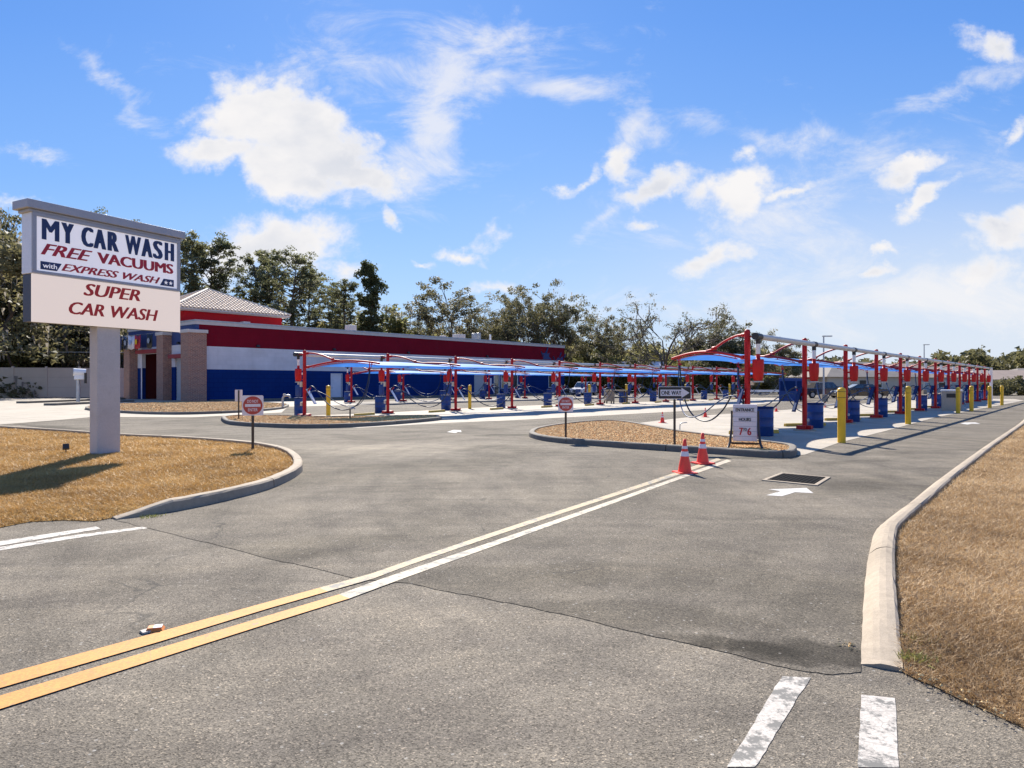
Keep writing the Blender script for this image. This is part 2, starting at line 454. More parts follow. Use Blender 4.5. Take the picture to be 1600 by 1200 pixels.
def leafmat(name, stops, trans=.3, scale=.35, fine=5, fw=.3):
    m, t, b = newmat(name)
    oi = t.node('ShaderNodeObjectInfo')
    v = t.node('ShaderNodeVectorMath', operation='ADD')
    t.l.new(coords(t), v.inputs[0]); t.l.new(oi.outputs['Location'], v.inputs[1])
    n = t.math('ADD', t.math('MULTIPLY', t.noise(v.outputs[0], scale, 4, .6), 1 - fw), t.math('MULTIPLY', t.noise(v.outputs[0], fine, 2), fw))
    n = t.math('ADD', n, t.math('MULTIPLY', t.math('SUBTRACT', oi.outputs['Random'], .5), .22))
    cc = t.ramp(n, stops)
    t.l.new(cc, b.inputs['Base Color']); b.inputs['Roughness'].default_value = .6; b.inputs['Specular IOR Level'].default_value = .3
    tr = t.node('ShaderNodeBsdfTranslucent'); t.l.new(cc, tr.inputs['Color'])
    mx = t.node('ShaderNodeMixShader'); mx.inputs[0].default_value = trans
    out = t.n['Material Output']
    t.l.new(b.outputs[0], mx.inputs[1]); t.l.new(tr.outputs[0], mx.inputs[2]); t.l.new(mx.outputs[0], out.inputs['Surface'])
    return m

def wallpaint(name, c, k=.86):
    m, t, b = newmat(name)
    v = coords(t, 'obj')
    cc = t.ramp(t.noise(v, .5, 6, .6), [(.3, tuple(x * .88 for x in c)), (.7, tuple(x * 1.12 for x in c))])
    sp = t.node('ShaderNodeSeparateXYZ'); t.l.new(v, sp.inputs[0])
    cb = t.node('ShaderNodeCombineXYZ'); t.l.new(t.math('ADD', sp.outputs[0], sp.outputs[1]), cb.inputs[0]); t.l.new(sp.outputs[2], cb.inputs[1])
    br = t.node('ShaderNodeTexBrick'); t.l.new(cb.outputs[0], br.inputs['Vector'])
    br.inputs['Scale'].default_value = 1.0; br.inputs['Brick Width'].default_value = .8; br.inputs['Row Height'].default_value = .4; br.inputs['Mortar Size'].default_value = .022
    br.inputs['Color1'].default_value = (1, 1, 1, 1); br.inputs['Color2'].default_value = (.95, .95, .95, 1); br.inputs['Mortar'].default_value = (k, k, k, 1)
    cc = t.mix(1.0, cc, br.outputs['Color'], 'MULTIPLY')
    mp = t.node('ShaderNodeMapping'); t.l.new(v, mp.inputs[0]); mp.inputs['Scale'].default_value = (1.6, 1.6, .12)
    cc = t.mix(t.math('MULTIPLY', t.smooth(t.noise(mp.outputs[0], 1.0, 7, .7), .52, .75), .22), cc, tuple(x * .6 + .02 for x in c))
    t.l.new(cc, b.inputs['Base Color']); b.inputs['Roughness'].default_value = .75; b.inputs['Specular IOR Level'].default_value = .12
    return m

def brickmat():
    m, t, b = newmat('brick')
    v = coords(t, 'obj')
    sp = t.node('ShaderNodeSeparateXYZ'); t.l.new(v, sp.inputs[0])
    cb = t.node('ShaderNodeCombineXYZ'); t.l.new(t.math('ADD', sp.outputs[0], sp.outputs[1]), cb.inputs[0]); t.l.new(sp.outputs[2], cb.inputs[1])
    br = t.node('ShaderNodeTexBrick'); t.l.new(cb.outputs[0], br.inputs['Vector'])
    br.inputs['Scale'].default_value = 1.0; br.inputs['Brick Width'].default_value = .3; br.inputs['Row Height'].default_value = .1
    br.inputs['Mortar Size'].default_value = .012; br.inputs['Color1'].default_value = (.36, .15, .09, 1); br.inputs['Color2'].default_value = (.24, .105, .07, 1)
    br.inputs['Mortar'].default_value = (.38, .34, .30, 1)
    cc = t.mix(1.0, br.outputs['Color'], t.ramp(t.noise(v, 8, 4), [(.3, (.8,) * 3), (.7, (1.2,) * 3)]), 'MULTIPLY')
    t.l.new(cc, b.inputs['Base Color']); b.inputs['Roughness'].default_value = .85
    return m

def fabricmat():
    m, t, b = newmat('shade_fabric')
    v = coords(t, 'obj')
    cc = t.ramp(t.noise(v, 1.2, 4), [(.3, (.13, .42, .84)), (.7, (.18, .50, .90))])
    t.l.new(cc, b.inputs['Base Color']); b.inputs['Roughness'].default_value = .7
    tr = t.node('ShaderNodeBsdfTranslucent'); t.l.new(cc, tr.inputs['Color'])
    mx = t.node('ShaderNodeMixShader'); mx.inputs[0].default_value = .5
    t.l.new(b.outputs[0], mx.inputs[1]); t.l.new(tr.outputs[0], mx.inputs[2]); t.l.new(mx.outputs[0], t.n['Material Output'].inputs['Surface'])
    return m

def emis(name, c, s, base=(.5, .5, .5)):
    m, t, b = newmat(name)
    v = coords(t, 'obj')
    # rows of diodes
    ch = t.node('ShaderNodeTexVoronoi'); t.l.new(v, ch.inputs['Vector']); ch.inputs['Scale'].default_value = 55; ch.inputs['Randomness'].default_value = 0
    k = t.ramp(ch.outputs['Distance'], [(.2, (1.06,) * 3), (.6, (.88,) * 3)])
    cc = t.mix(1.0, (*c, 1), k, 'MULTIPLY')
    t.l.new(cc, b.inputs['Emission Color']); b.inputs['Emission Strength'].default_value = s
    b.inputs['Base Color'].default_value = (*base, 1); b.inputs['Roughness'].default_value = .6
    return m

SPOTS = [(*G(1250, 1020)[:2], .72, .24, -12, .46), (*G(1150, 1008)[:2], .55, .14, -20, .62), (*G(790, 680)[:2], 1.1, .55, 10, .55), (*G(55, 668)[:2], 5.0, .9, -30, .62),
         (*G(1180, 738)[:2], 1.1, .8, 30, 1.32), (*G(560, 740)[:2], 4.5, 1.4, 40, .82), (*G(760, 905)[:2], 1.5, .5, 10, .82), (*G(1000, 960)[:2], 1.0, .35, -10, .78), (*G(1280, 930)[:2], .8, .9, 0, .88), (*G(620, 830)[:2], 2.2, .5, 25, 1.15), (*G(480, 700)[:2], 4.0, 1.0, 0, 1.12), (*G(860, 770)[:2], 2.0, .8, 30, 1.16), (*G(690, 700)[:2], 4.0, 2.0, 20, 1.22), (*G(1180, 716)[:2], 1.2, .35, 0, .6),
         (*G(430, 860)[:2], 1.6, .6, 20, .84), (*G(1330, 760)[:2], 2.2, .6, 40, .86), (*G(1000, 900)[:2], 1.1, .5, -10, .86), (*G(1330, 722)[:2], 1.4, .3, 20, .8)]
M = {}
M['red'] = pm('red_enamel', (.42, .006, .010), .5, var=.1, scale2=12, coat=.05, spec=.3)
M['canred'] = pm('canister_red', (.50, .010, .010), .5, var=.12, coat=.05, spec=.3)
M['blue'] = pm('drum_blue', (.004, .042, .20), .5, var=.15, dirt=.25, dirtc=(.05, .07, .11))
M['duct'] = pm('grey_duct_pipe', (.50, .50, .48), .45, var=.1, dirt=.3, dirtc=(.25, .24, .2))
M['coupling'] = pm('black_rubber_coupling', (.025, .025, .028), .5)
M['white'] = pm('white_plastic', (.74, .74, .74), .45, var=.06)
M['galv'] = pm('galvanised_steel', (.42, .43, .44), .45, metal=.6)
M['hose'] = pm('dark_blue_hose', (.018, .032, .065), .5, spec=.3)
M['bhose'] = pm('blue_air_hose', (.02, .06, .16), .5, spec=.3)
M['beige'] = pm('beige_box', (.55, .50, .40), .6)
M['fabric'] = fabricmat()
M['board'] = pm('blue_board', (.005, .025, .11), .7, spec=.1)
M['boardlt'] = pm('pale_panel', (.33, .42, .62), .4)
M['yellow'] = pm('bollard_yellow', (.74, .44, .012), .45, var=.08, dirt=.25, dirtc=(.42, .28, .03))
M['wstop'] = pm('wheel_stop_yellow', (.52, .35, .06), .7, dirt=.6, dirtc=(.3, .26, .18))
M['conc'] = concrete('kerb_concrete', (.35, .29, .22))
M['kerbd'] = concrete('weathered_kerb_concrete', (.185, .165, .14))
M['pad'] = concrete('pad_concrete', (.385, .34, .275), joint=4.5)
M['street'] = asphalt('street_asphalt', .168)
M['drive'] = asphalt('driveway_asphalt', .142, stain=.4, spots=SPOTS)
M['wline'] = paint_line('white_road_paint', (.47, .43, .38), .8)
M['cream'] = paint_line('faded_cream_road_paint', (.44, .37, .27), .7)
M['cream2'] = paint_line('faded_yellow_road_paint', (.38, .29, .165), .8)
M['yline'] = paint_line('yellow_road_paint', (.52, .225, .035), .35)
M['arrow'] = paint_line('white_arrow_paint', (.50, .48, .45), .3)
M['lawn'] = grassmat('dormant_lawn', [(.25, (.17, .10, .04)), (.45, (.36, .215, .075)), (.6, (.50, .31, .11)), (.78, (.55, .38, .18))])
M['lawn2'] = grassmat('dormant_verge', [(.25, (.20, .13, .065)), (.45, (.35, .235, .12)), (.6, (.46, .32, .17)), (.78, (.52, .39, .24))])
M['blade2'] = leafmat('dry_verge_blade', [(.30, (.13, .085, .045)), (.43, (.32, .21, .105)), (.54, (.47, .32, .165)), (.68, (.66, .50, .30))], .25, .9, 110, .5)
M['orangep'] = pm('orange_marker', (.55, .17, .03), .6)
M['soil'] = grassmat('open_field', [(.25, (.12, .11, .05)), (.5, (.24, .20, .10)), (.8, (.36, .29, .17))], .2)
M['blade'] = leafmat('dry_grass_blade', [(.30, (.15, .085, .035)), (.43, (.36, .215, .075)), (.54, (.54, .34, .12)), (.68, (.68, .48, .22))], .25, .8, 90, .5)
M['weed'] = leafmat('green_weed', [(.2, (.16, .17, .03)), (.8, (.34, .34, .09))], .3, 2)
M['gravelbed'] = grassmat('gravel_bed', [(.25, (.22, .11, .035)), (.6, (.38, .21, .07)), (.8, (.5, .31, .12))], 3)
M['stone1'] = pm('tan_gravel', (.56, .29, .085), .8, var=.5, scale=14, kind='pos')
M['stone2'] = pm('pale_gravel', (.76, .50, .22), .8, var=.4, scale=14, kind='pos')
M['wblue'] = wallpaint('wall_blue_paint', (.003, .028, .155), .72)
M['wblue2'] = pm('front_blue_paint', (.03, .055, .17), .6, var=.1, scale=.8)
M['wwhite'] = wallpaint('wall_white_paint', (.64, .62, .65), .93)
M['wred'] = wallpaint('wall_red_paint', (.19, .0042, .016), .9)
M['tred'] = pm('tower_red_paint', (.46, .012, .018), .7, spec=.15, var=.06)
M['trim'] = pm('cornice_trim', (.55, .50, .47), .6, var=.06)
M['cap'] = pm('parapet_metal', (.42, .43, .44), .4, metal=.3)
M['brick'] = brickmat()
M['tile'] = pm('pale_roof_tile', (.74, .60, .46), .7, var=.2, scale=2.5, dirt=.3, dirtc=(.4, .33, .26))
M['awn'] = pm('red_awning', (.28, .03, .035), .6)
M['inred'] = pm('dark_red_interior', (.09, .006, .006), .6)
M['grey'] = pm('grey_door', (.40, .41, .43), .5, var=.05)
M['door'] = pm('white_door', (.66, .67, .74), .5, var=.05)
M['glass'] = pm('window_glass', (.04, .05, .055), .06, var=.2, spec=.9, coat=1.0)
M['black'] = pm('black_metal', (.018, .018, .02), .45)
M['dkbrown'] = pm('dark_bronze_post', (.045, .035, .028), .5)
M['glow'] = emis('backlit_sign_face', (.78, .76, .80), .17, (.80, .78, .82))  # added emission lifts the face, stars and small lettering out of shade
M['signgrey'] = pm('sign_cabinet_grey', (.33, .35, .40), .45, var=.06)
M['signside'] = pm('sign_cabinet_side', (.66, .72, .82), .5, var=.04)
M['signface'] = pm('sign_face', (.66, .64, .68), .4, var=.03)
M['signdark'] = pm('dark_led_cabinet', (.05, .055, .075), .5)
M['pole'] = pm('sign_pole_paint', (.46, .445, .44), .5, var=.08, scale=1.5, dirt=.3, dirtc=(.30, .28, .26))
M['led'] = emis('led_screen_glow', (.88, .74, .68), .33, (.3, .27, .25))
M['ledred'] = emis('led_red_glow', (.26, .012, .014), .25, (.10, .008, .008))
M['navy'] = pm('navy_lettering', (.014, .03, .11), .4)
M['txtred'] = pm('red_lettering', (.42, .012, .03), .4)
M['signred'] = pm('sign_red_sheeting', (.42, .05, .035), .45)
M['signwhite'] = pm('sign_white_sheeting', (.70, .66, .70), .45, var=.04)
M['orange'] = pm('cone_orange', (.95, .05, .018), .45, var=.08, coat=.15)
M['reflect'] = pm('cone_reflective_collar', (.78, .70, .70), .4, var=.05)
M['fence'] = pm('fence_panel_tan', (.62, .53, .43), .7, var=.06, scale=.5, kind='pos')
M['bark'] = pm('bark', (.115, .088, .066), .9, var=.35, scale=1.5, bump=.5, bscale=9)
M['pine'] = leafmat('pine_needles', [(.25, (.08, .092, .045)), (.5, (.16, .165, .08)), (.75, (.27, .26, .13))], .5)
M['oak'] = leafmat('oak_leaves', [(.25, (.085, .085, .038)), (.5, (.15, .14, .065)), (.75, (.24, .21, .11))], .42)
M['bush'] = leafmat('mixed_foliage', [(.2, (.09, .10, .04)), (.45, (.20, .20, .075)), (.62, (.31, .28, .12)), (.8, (.34, .28, .17))], .5)
M['dark'] = leafmat('dark_vine_leaves', [(.25, (.045, .055, .024)), (.5, (.09, .10, .042)), (.75, (.15, .155, .065))], .4)
M['moss'] = leafmat('hanging_moss', [(.25, (.20, .18, .145)), (.7, (.38, .34, .28))], .45)
M['ltblue'] = pm('pale_blue_paint', (.35, .45, .6), .5)
M['carwhite'] = pm('white_car_paint', (.72, .72, .74), .25, coat=1.0, var=.02)
M['carnavy'] = pm('navy_car_paint', (.018, .025, .05), .25, coat=1.0, var=.05)
M['carblack'] = pm('black_car_paint', (.012, .012, .016), .25, coat=1.0, var=.05)
M['tyre'] = pm('tyre_rubber', (.02, .02, .02), .8)
M['rim'] = pm('alloy_rim', (.5, .5, .52), .3, metal=.8)
M['lamp'] = pm('headlamp_lens', (.8, .8, .8), .1, coat=1)
M['shingle'] = pm('grey_brown_shingle', (.20, .175, .155), .9, var=.15, scale=1.0, dirt=.2)
M['shingle2'] = pm('brown_shingle', (.26, .20, .165), .9, var=.15, scale=1.0)
M['stucco'] = pm('beige_stucco', (.50, .44, .36), .8, var=.06)
M['stucco2'] = pm('grey_siding', (.38, .40, .40), .8, var=.06)
M['wood'] = pm('weathered_wood', (.34, .26, .17), .7, var=.2)
M['aggregate'] = pm('pebbled_concrete', (.44, .38, .30), .8, var=.3, scale=30)
M['iron'] = pm('cast_iron', (.022, .022, .024), .8, bump=.3, spec=.15)
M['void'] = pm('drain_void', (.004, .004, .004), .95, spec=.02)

# ------------------------------------------------------------------ ground sheets
def sheet(name, pts, mat, z, px=True, kind='structure', parent=None):
    P = [G(*p) if px else Vector((p[0], p[1], 0)) for p in pts]
    mb = MB(); mb.poly([(p.x, p.y, z) for p in P])
    o = mb.build(name, mat, parent)
    if parent is None and kind: o['kind'] = kind
    return o

mb = MB(); mb.poly([(-900, -60, -.05), (900, -60, -.05), (900, 1600, -.05), (-900, 1600, -.05)])
tag(mb.build('ground', M['soil']), kind='structure')
mb = MB(); mb.poly([(-60, -25, 0), (60, -25, 0), (60, 9, 0), (110, 105, 0), (-30, 135, 0), (-110, 62, 0)])
tag(mb.build('road', M['street']), kind='structure')
# driveway asphalt laid over the street up to an uneven seam
seam = [(180, 813), (232, 826), (330, 850), (420, 873), (480, 886), (560, 905), (640, 912), (700, 925), (770, 938), (830, 950), (905, 966), (980, 986), (1060, 1003), (1140, 1021), (1200, 1038), (1250, 1049), (1300, 1055), (1345, 1051)]
rs = random.Random(3)
sw = []
for i, p in enumerate(seam[:-1]):
    q = seam[i + 1]
    for k in range(5):
        t = k / 5
        sw.append((p[0] + (q[0] - p[0]) * t + rs.uniform(-1.2, 1.2), p[1] + (q[1] - p[1]) * t + rs.uniform(-.7, .7)))
sw.append(seam[-1])
drive = [G(*p) for p in sw] + [G(1352, 900), G(1368, 832), G(1475, 745), G(1600, 656), Vector((60, 75, 0)), Vector((45, 92, 0)), Vector((-30, 92, 0)), Vector((-60, 45, 0)), G(0, 660), G(192, 684), G(390, 696), G(468, 730), G(300, 795)]
mb = MB(); mb.poly([(p.x, p.y, .004) for p in drive])
tag(mb.build('driveway', M['drive']), kind='structure')
# concrete pads (world outlines)
U = Vector((.6486, .7611, 0)); Nn = Vector((.7611, -.6486, 0))
def rowpt(P, a, b):   # along the row a, towards the road b
    return Vector((P[0], P[1], 0)) + U * a + Nn * b
P0 = (6.55, 19.0); PS = Vector((3.2, 3.755, 0)); NP = 12
L0 = (-9.45, 31.1); LS = Vector((3.15, 3.55, 0)); NL = 11
B0 = (-12.7, 54.0); NB = 10; BS = Vector((3.5, 3.8, 0))
P_ = [Vector((P0[0], P0[1], 0)) + PS * i for i in range(NP)]
L_ = [Vector((L0[0], L0[1], 0)) + LS * i for i in range(NL)]
B_ = [Vector((B0[0], B0[1], 0)) + BS * i for i in range(NB)]
Pe = P_[-1]
padP = [G(1258, 711), G(1310, 692.5), G(1385, 673.5), G(1463, 652)] + [rowpt(Pe, 3, 2.6), rowpt(Pe, 9, 1.5), rowpt(Pe, 9, -5.5), G(1217, 641.5), G(1100, 649.5), G(1050, 655), G(1000, 661), G(1046, 676), G(1095, 683), G(1140, 688), G(1238, 700), G(1246, 712)]
mb = MB(); mb.poly([(p.x, p.y, .010) for p in padP])
tag(mb.build('vacuum_pad', M['pad']), kind='structure')
Le = L_[-1]
padL = [G(560, 669), G(690, 661.5), G(800, 657), G(960, 648.5), G(1100, 641), rowpt(Le, 6, 5.0), rowpt(Le, 6, -2), G(1040, 627), G(900, 631), G(760, 636.5), G(640, 643), G(560, 647), G(440, 651), G(430, 660)]
mb = MB(); mb.poly([(p.x, p.y, .010) for p in padL])
tag(mb.build('vacuum_pad', M['pad']), kind='structure')
Be = B_[-1]
padB = [rowpt(B_[0], -6, 4.5), rowpt(Be, 6, 4.5), rowpt(Be, 6, -2), rowpt(B_[0], -6, -2)]
mb = MB(); mb.poly([(p.x, p.y, .010) for p in padB])
tag(mb.build('vacuum_pad', M['kerbd']), kind='structure')
# concrete apron in front of the tunnel, left
apron = [G(-120, 668), G(0, 664), G(90, 657), G(145, 652), G(300, 652.5), G(350, 650), G(440, 645), G(450, 636), G(560, 633), Vector((-14, 60, 0)), Vector((-24, 58, 0)), Vector((-36, 68, 0)), Vector((-70, 74, 0)), Vector((-95, 60, 0))]
mb = MB(); mb.poly([(p.x, p.y, .014) for p in apron])
tag(mb.build('apron', M['pad']), kind='structure')
# walk in front of the building wall
BA = math.atan2(.7611, .6486)
C0 = Vector((-27.3, 58.9, 0))
mb = MB(Matrix.Translation(C0) @ Matrix.Rotation(BA, 4, 'Z')); mb.bb(1.2, 54, -2.2, -.02, 0, .13)
tag(mb.build('sidewalk', M['kerbd']), kind='structure')

# ------------------------------------------------------------------ kerbs
def kerb(name, pts, mat, closed=True, w=.16, h=.14, roll=False, seg=3.0, taper=None, label=None):
    """pts: road-side line (world); inside of the island lies to the left of travel"""
    root = empty(name, (0, 0, 0), kind='structure'); jit = random.Random(4)
    pts = [Vector((p.x, p.y, 0)) for p in pts]
    n = len(pts)
    inner = []
    for i in range(n):
        a = pts[(i - 1) % n] if (closed or i > 0) else pts[i]
        b = pts[(i + 1) % n] if (closed or i < n - 1) else pts[i]
        t = (b - a).normalized()
        inner.append(Vector((-t.y, t.x, 0)))
    if roll: prof = [(0, -.02), (0.0, .02), (w * .12, h * .42), (w * .28, h * .74), (w * .46, h * .93), (w * .66, h), (w * .88, h * .98), (w * .97, h * .86), (w, -.02)]
    else: prof = [(0, -.02), (.012, h * .82), (.035, h * .97), (.06, h), (w - .02, h), (w, h * .93), (w, -.02)]
    # cumulative length
    order = list(range(n)) + ([0] if closed else [])
    cur = [order[0]]; L = 0; k = 0
    groups = []
    for a, b in zip(order[:-1], order[1:]):
        cur.append(b); L += (pts[b] - pts[a]).length
        if L >= seg: groups.append(cur); cur = [b]; L = 0
    if len(cur) > 1: groups.append(cur)
    tot = 0
    for gi, g in enumerate(groups):
        mb = MB(); vs = []; fs = []; m = len(prof)
        for j, idx in enumerate(g):
            p = pts[idx].copy()
            if j == 0: p = p + (pts[g[1]] - p).normalized() * .011
            if j == len(g) - 1: p = p + (pts[g[-2]] - p).normalized() * .011
            sc = 1.0
            if taper: sc = taper(pts[idx])
            for (o, z) in prof:
                q = p + inner[idx] * (o + jit.uniform(-.003, .003))
                vs.append((q.x, q.y, z * sc + jit.uniform(-.003, .003) if z > 0 else z))
        for j in range(len(g) - 1):
            for k in range(m - 1):
                fs.append((j * m + k, j * m + k + 1, (j + 1) * m + k + 1, (j + 1) * m + k))
        fs.append(tuple(range(m))[::-1]); fs.append(tuple(range((len(g) - 1) * m, len(g) * m)))
        mb.add(vs, fs, False); mb.fix = True
        mb.build('kerb_segment', mat, root)
    return pts, inner, root

def inset(pts, inner, d):
    return [p + i * d for p, i in zip(pts, inner)]

def ccw(pts):
    a = sum(pts[i].x * pts[(i + 1) % len(pts)].y - pts[(i + 1) % len(pts)].x * pts[i].y for i in range(len(pts)))
    return pts if a > 0 else pts[::-1]

# -- front-left lawn: kerb runs from its tapered street end round to the back
kl = [(181, 813), (231, 806), (300, 794), (360, 781), (420, 765), (455, 750), (470, 740), (473.5, 733), (468, 720), (444, 707), (390, 697.5), (300, 690), (192, 684.5), (90, 677), (0, 671)]
klw = [G(*p) for p in kl] + [Vector((-24, 27.3, 0)), Vector((-40, 37, 0))]
klw = catmull(klw, 5)
s0 = G(181, 813)
kp, ki, _ = kerb('kerb', klw, M['conc'], closed=False, w=.17, h=.145, seg=2.6, taper=lambda p: min(1.0, .12 + (p - s0).length / .75))
inn = inset(kp, ki, .165)
edgeL = [Vector((-17, -7, 0)), Vector((-8.8, 3.6, 0)), G(-60, 838), G(0, 825), G(45, 816), G(100, 813.5), G(150, 815), inn[0] + (inn[0] - inn[1]).normalized() * .02]
lawn_left = inn + [Vector((-46, 30, 0)), Vector((-46, -12, 0))] + edgeL
def edge_z(x, y, line, top, run=.45):
    """height of the turf: it runs down to the asphalt along `line`"""
    x = np.asarray(x, float); y = np.asarray(y, float); d = np.full(x.shape, 1e9)
    for a, b in zip(line[:-1], line[1:]):
        vx, vy = b.x - a.x, b.y - a.y; t = np.clip(((x - a.x) * vx + (y - a.y) * vy) / (vx * vx + vy * vy), 0, 1)
        d = np.minimum(d, np.hypot(x - a.x - t * vx, y - a.y - t * vy))
    q = inn[0] if top > .06 else inn2[-1]     # the kerb end, where the kerb dies away
    return np.minimum(.004 + (top - .004) * np.clip(d / run, 0, 1), .006 + np.hypot(x - q.x, y - q.y) * (.15 if top > .06 else .08))
def turf(poly, line, top, mat, run=.45, tight=0):
    """lawn sheet with a bank along `line` (consecutive vertices of poly)"""
    inl = []
    for i, p in enumerate(line):
        a = line[max(0, i - 1)]; b = line[min(len(line) - 1, i + 1)]; t = (b - a).normalized(); inl.append(p + Vector((-t.y, t.x, 0)) * (run if i != tight % len(line) else .03))
    body = [p for p in poly if not any(p is q for q in line)]
    zf = lambda p: float(edge_z(p.x, p.y, line, top, 1e-3))
    mb = MB(); mb.poly([(p.x, p.y, zf(p)) for p in body + inl]); mb.poly([(p.x, p.y, .0065) for p in body + line])
    n = len(line)
    mb.add([(p.x, p.y, zf(p)) for p in inl] + [(p.x, p.y, .0045) for p in line], [(i, n + i, n + i + 1, i + 1) for i in range(n - 1)])
    for a_, b_ in ((0, body[-1]), (n - 1, body[0])):
        mb.add([(inl[a_].x, inl[a_].y, zf(inl[a_])), (line[a_].x, line[a_].y, .0045), (b_.x, b_.y, zf(b_))], [(0, 1, 2) if a_ == 0 else (2, 1, 0)])
    return mb.build('lawn', mat)
lawnL = tag(turf(lawn_left, edgeL, .075, M['lawn'], tight=-1), kind='structure')
# -- right kerb (a low rolled one) and right lawn
kr = [(1345, 1040), (1346.5, 1000), (1349, 950), (1353, 900), (1359, 862), (1368, 833), (1385, 816), (1420, 789), (1475, 745), (1540, 698), (1600, 656)]
krw = [G(*p) for p in kr] + [Vector((31, 41, 0)), Vector((46, 60.5, 0)), Vector((70, 91, 0))]
krw = catmull(krw, 5)[::-1]
kp2, ki2, _ = kerb('kerb', krw, M['conc'], closed=False, w=.215, h=.10, roll=True, seg=2.8, taper=lambda p: 1.0 if p.y > 4.6 else max(.25, (p.y - 3.7) / .9))
# `inner` points left of travel; travelling towards the camera that is the +X side
inn2 = inset(kp2, ki2, .21)
rl = [G(1400, 1046), G(1432, 1063), G(1468, 1077), G(1500, 1095), G(1545, 1113), G(1590, 1134), G(1700, 1200)]
lawn_right = inn2 + rl + [Vector((9, -3, 0)), Vector((60, -10, 0)), Vector((110, 60, 0)), Vector((78, 96, 0))]
lawn_right = rl + [Vector((9, -3, 0)), Vector((60, -10, 0)), Vector((110, 60, 0)), Vector((78, 96, 0))] + inn2
lawnR = tag(turf(lawn_right, rl, .045, M['lawn2'], .22), kind='structure')

# -- gravel islands
def island(pxs, mat, h=.15, w=.17, smooth=4):
    pts = ccw([G(*p) for p in pxs])
    pts = catmull(pts, smooth, closed=True)
    kp, ki, root = kerb('kerb', pts, mat, True, w, h, seg=2.6)
    bed = inset(kp, ki, w - .005)
    mb = MB(); mb.poly([(p.x, p.y, h * .62) for p in bed])
    tag(mb.build('gravel_bed', M['gravelbed']), kind='structure')
    return bed, h * .62
isl_mid = [(826, 681), (838, 687), (870, 692), (940, 698), (1040, 705), (1120, 710), (1200, 715.5), (1238, 714.5), (1246, 708), (1236, 702), (1185, 695), (1140, 689), (1095, 683.5), (1046, 676), (984, 664), (942, 661.5), (886, 666), (840, 673.5)]
isl_left = [(346, 657), (360, 664), (420, 668), (480, 669.5), (550, 668), (620, 663.5), (684, 657.5), (688, 655), (676, 653), (600, 654), (500, 654.8), (440, 653), (370, 653), (349, 655)]
isl_back = [(133, 640.5), (191, 646), (274, 648.5), (367, 645.7), (430, 641), (449, 637), (444, 633), (380, 630), (255, 630.5), (160, 634.5)]
beds = [island(isl_mid, M['kerbd']), island(isl_left, M['kerbd']), island(isl_back, M['kerbd'])]
# thin traffic islands by the pay station
for a, b in (((43, 630.5), (142, 626.5)), ((88, 634), (150, 631))):
    A = G(*a); Bp = G(*b)
    t = (Bp - A).normalized(); s = Vector((-t.y, t.x, 0))
    B2 = Bp + t * 5
    mb = MB(); mb.prism([(A.x, A.y, 0), (B2.x, B2.y, 0), (B2.x + s.x * .9, B2.y + s.y * .9, 0), (A.x + s.x * .9, A.y + s.y * .9, 0)], (0, 0, .17))
    tag(mb.build('traffic_island', M['kerbd']), kind='structure')

# ------------------------------------------------------------------ scatter helpers
def tri_area_sample(poly, n, rng):
    P = [Vector((p.x, p.y, 0)) for p in poly]
    tris = tessellate_polygon([P])
    A = np.array([[P[i][:2] for i in t] for t in tris])
    ar = np.abs((A[:, 1, 0] - A[:, 0, 0]) * (A[:, 2, 1] - A[:, 0, 1]) - (A[:, 2, 0] - A[:, 0, 0]) * (A[:, 1, 1] - A[:, 0, 1])) / 2
    k = rng.choice(len(ar), n, p=ar / ar.sum())
    r1 = np.sqrt(rng.random(n))[:, None]; r2 = rng.random(n)[:, None]
    return A[k, 0] * (1 - r1) + A[k, 1] * (r1 * (1 - r2)) + A[k, 2] * (r1 * r2)

def inside(poly, pts):
    P = np.array([[p.x, p.y] for p in poly]); x, y = pts[:, 0], pts[:, 1]
    c = np.zeros(len(pts), bool); j = len(P) - 1
    for i in range(len(P)):
        cond = ((P[i, 1] > y) != (P[j, 1] > y)) & (x < (P[j, 0] - P[i, 0]) * (y - P[i, 1]) / (P[j, 1] - P[i, 1] + 1e-12) + P[i, 0])
        c ^= cond; j = i
    return c

def blades(poly, n, z, near, rng, hmin=.010, hmax=.042, line=None, run=.45):
    """short dry blades, denser close to the camera, sampled by depth"""
    ymin, ymax = near
    y = ymin * (ymax / ymin) ** rng.random(n * 3)
    xr = (rng.random(n * 3) * 1.9 - .95) * y
    pts = np.stack([xr, y], 1)
    pts = pts[inside(poly, pts)][:n]
    n = len(pts)
    d = pts[:, 1]
    h = rng.uniform(hmin, hmax, n) * (1 + d * .02)
    w = rng.uniform(.0018, .0036, n) * (1 + d * .085)
    an = rng.random(n) * 2 * np.pi
    lean = rng.normal(0, 1.2, (n, 2)) * h[:, None]
    V = np.zeros((n, 3, 3))
    V[:, 0, 0] = pts[:, 0] - np.cos(an) * w; V[:, 0, 1] = pts[:, 1] - np.sin(an) * w
    V[:, 1, 0] = pts[:, 0] + np.cos(an) * w; V[:, 1, 1] = pts[:, 1] + np.sin(an) * w
    V[:, 2, 0] = pts[:, 0] + lean[:, 0]; V[:, 2, 1] = pts[:, 1] + lean[:, 1]
    zz = edge_z(pts[:, 0], pts[:, 1], line, z, run)
    V[:, 0, 2] = zz - .004; V[:, 1, 2] = zz - .004; V[:, 2, 2] = zz + h
    return V

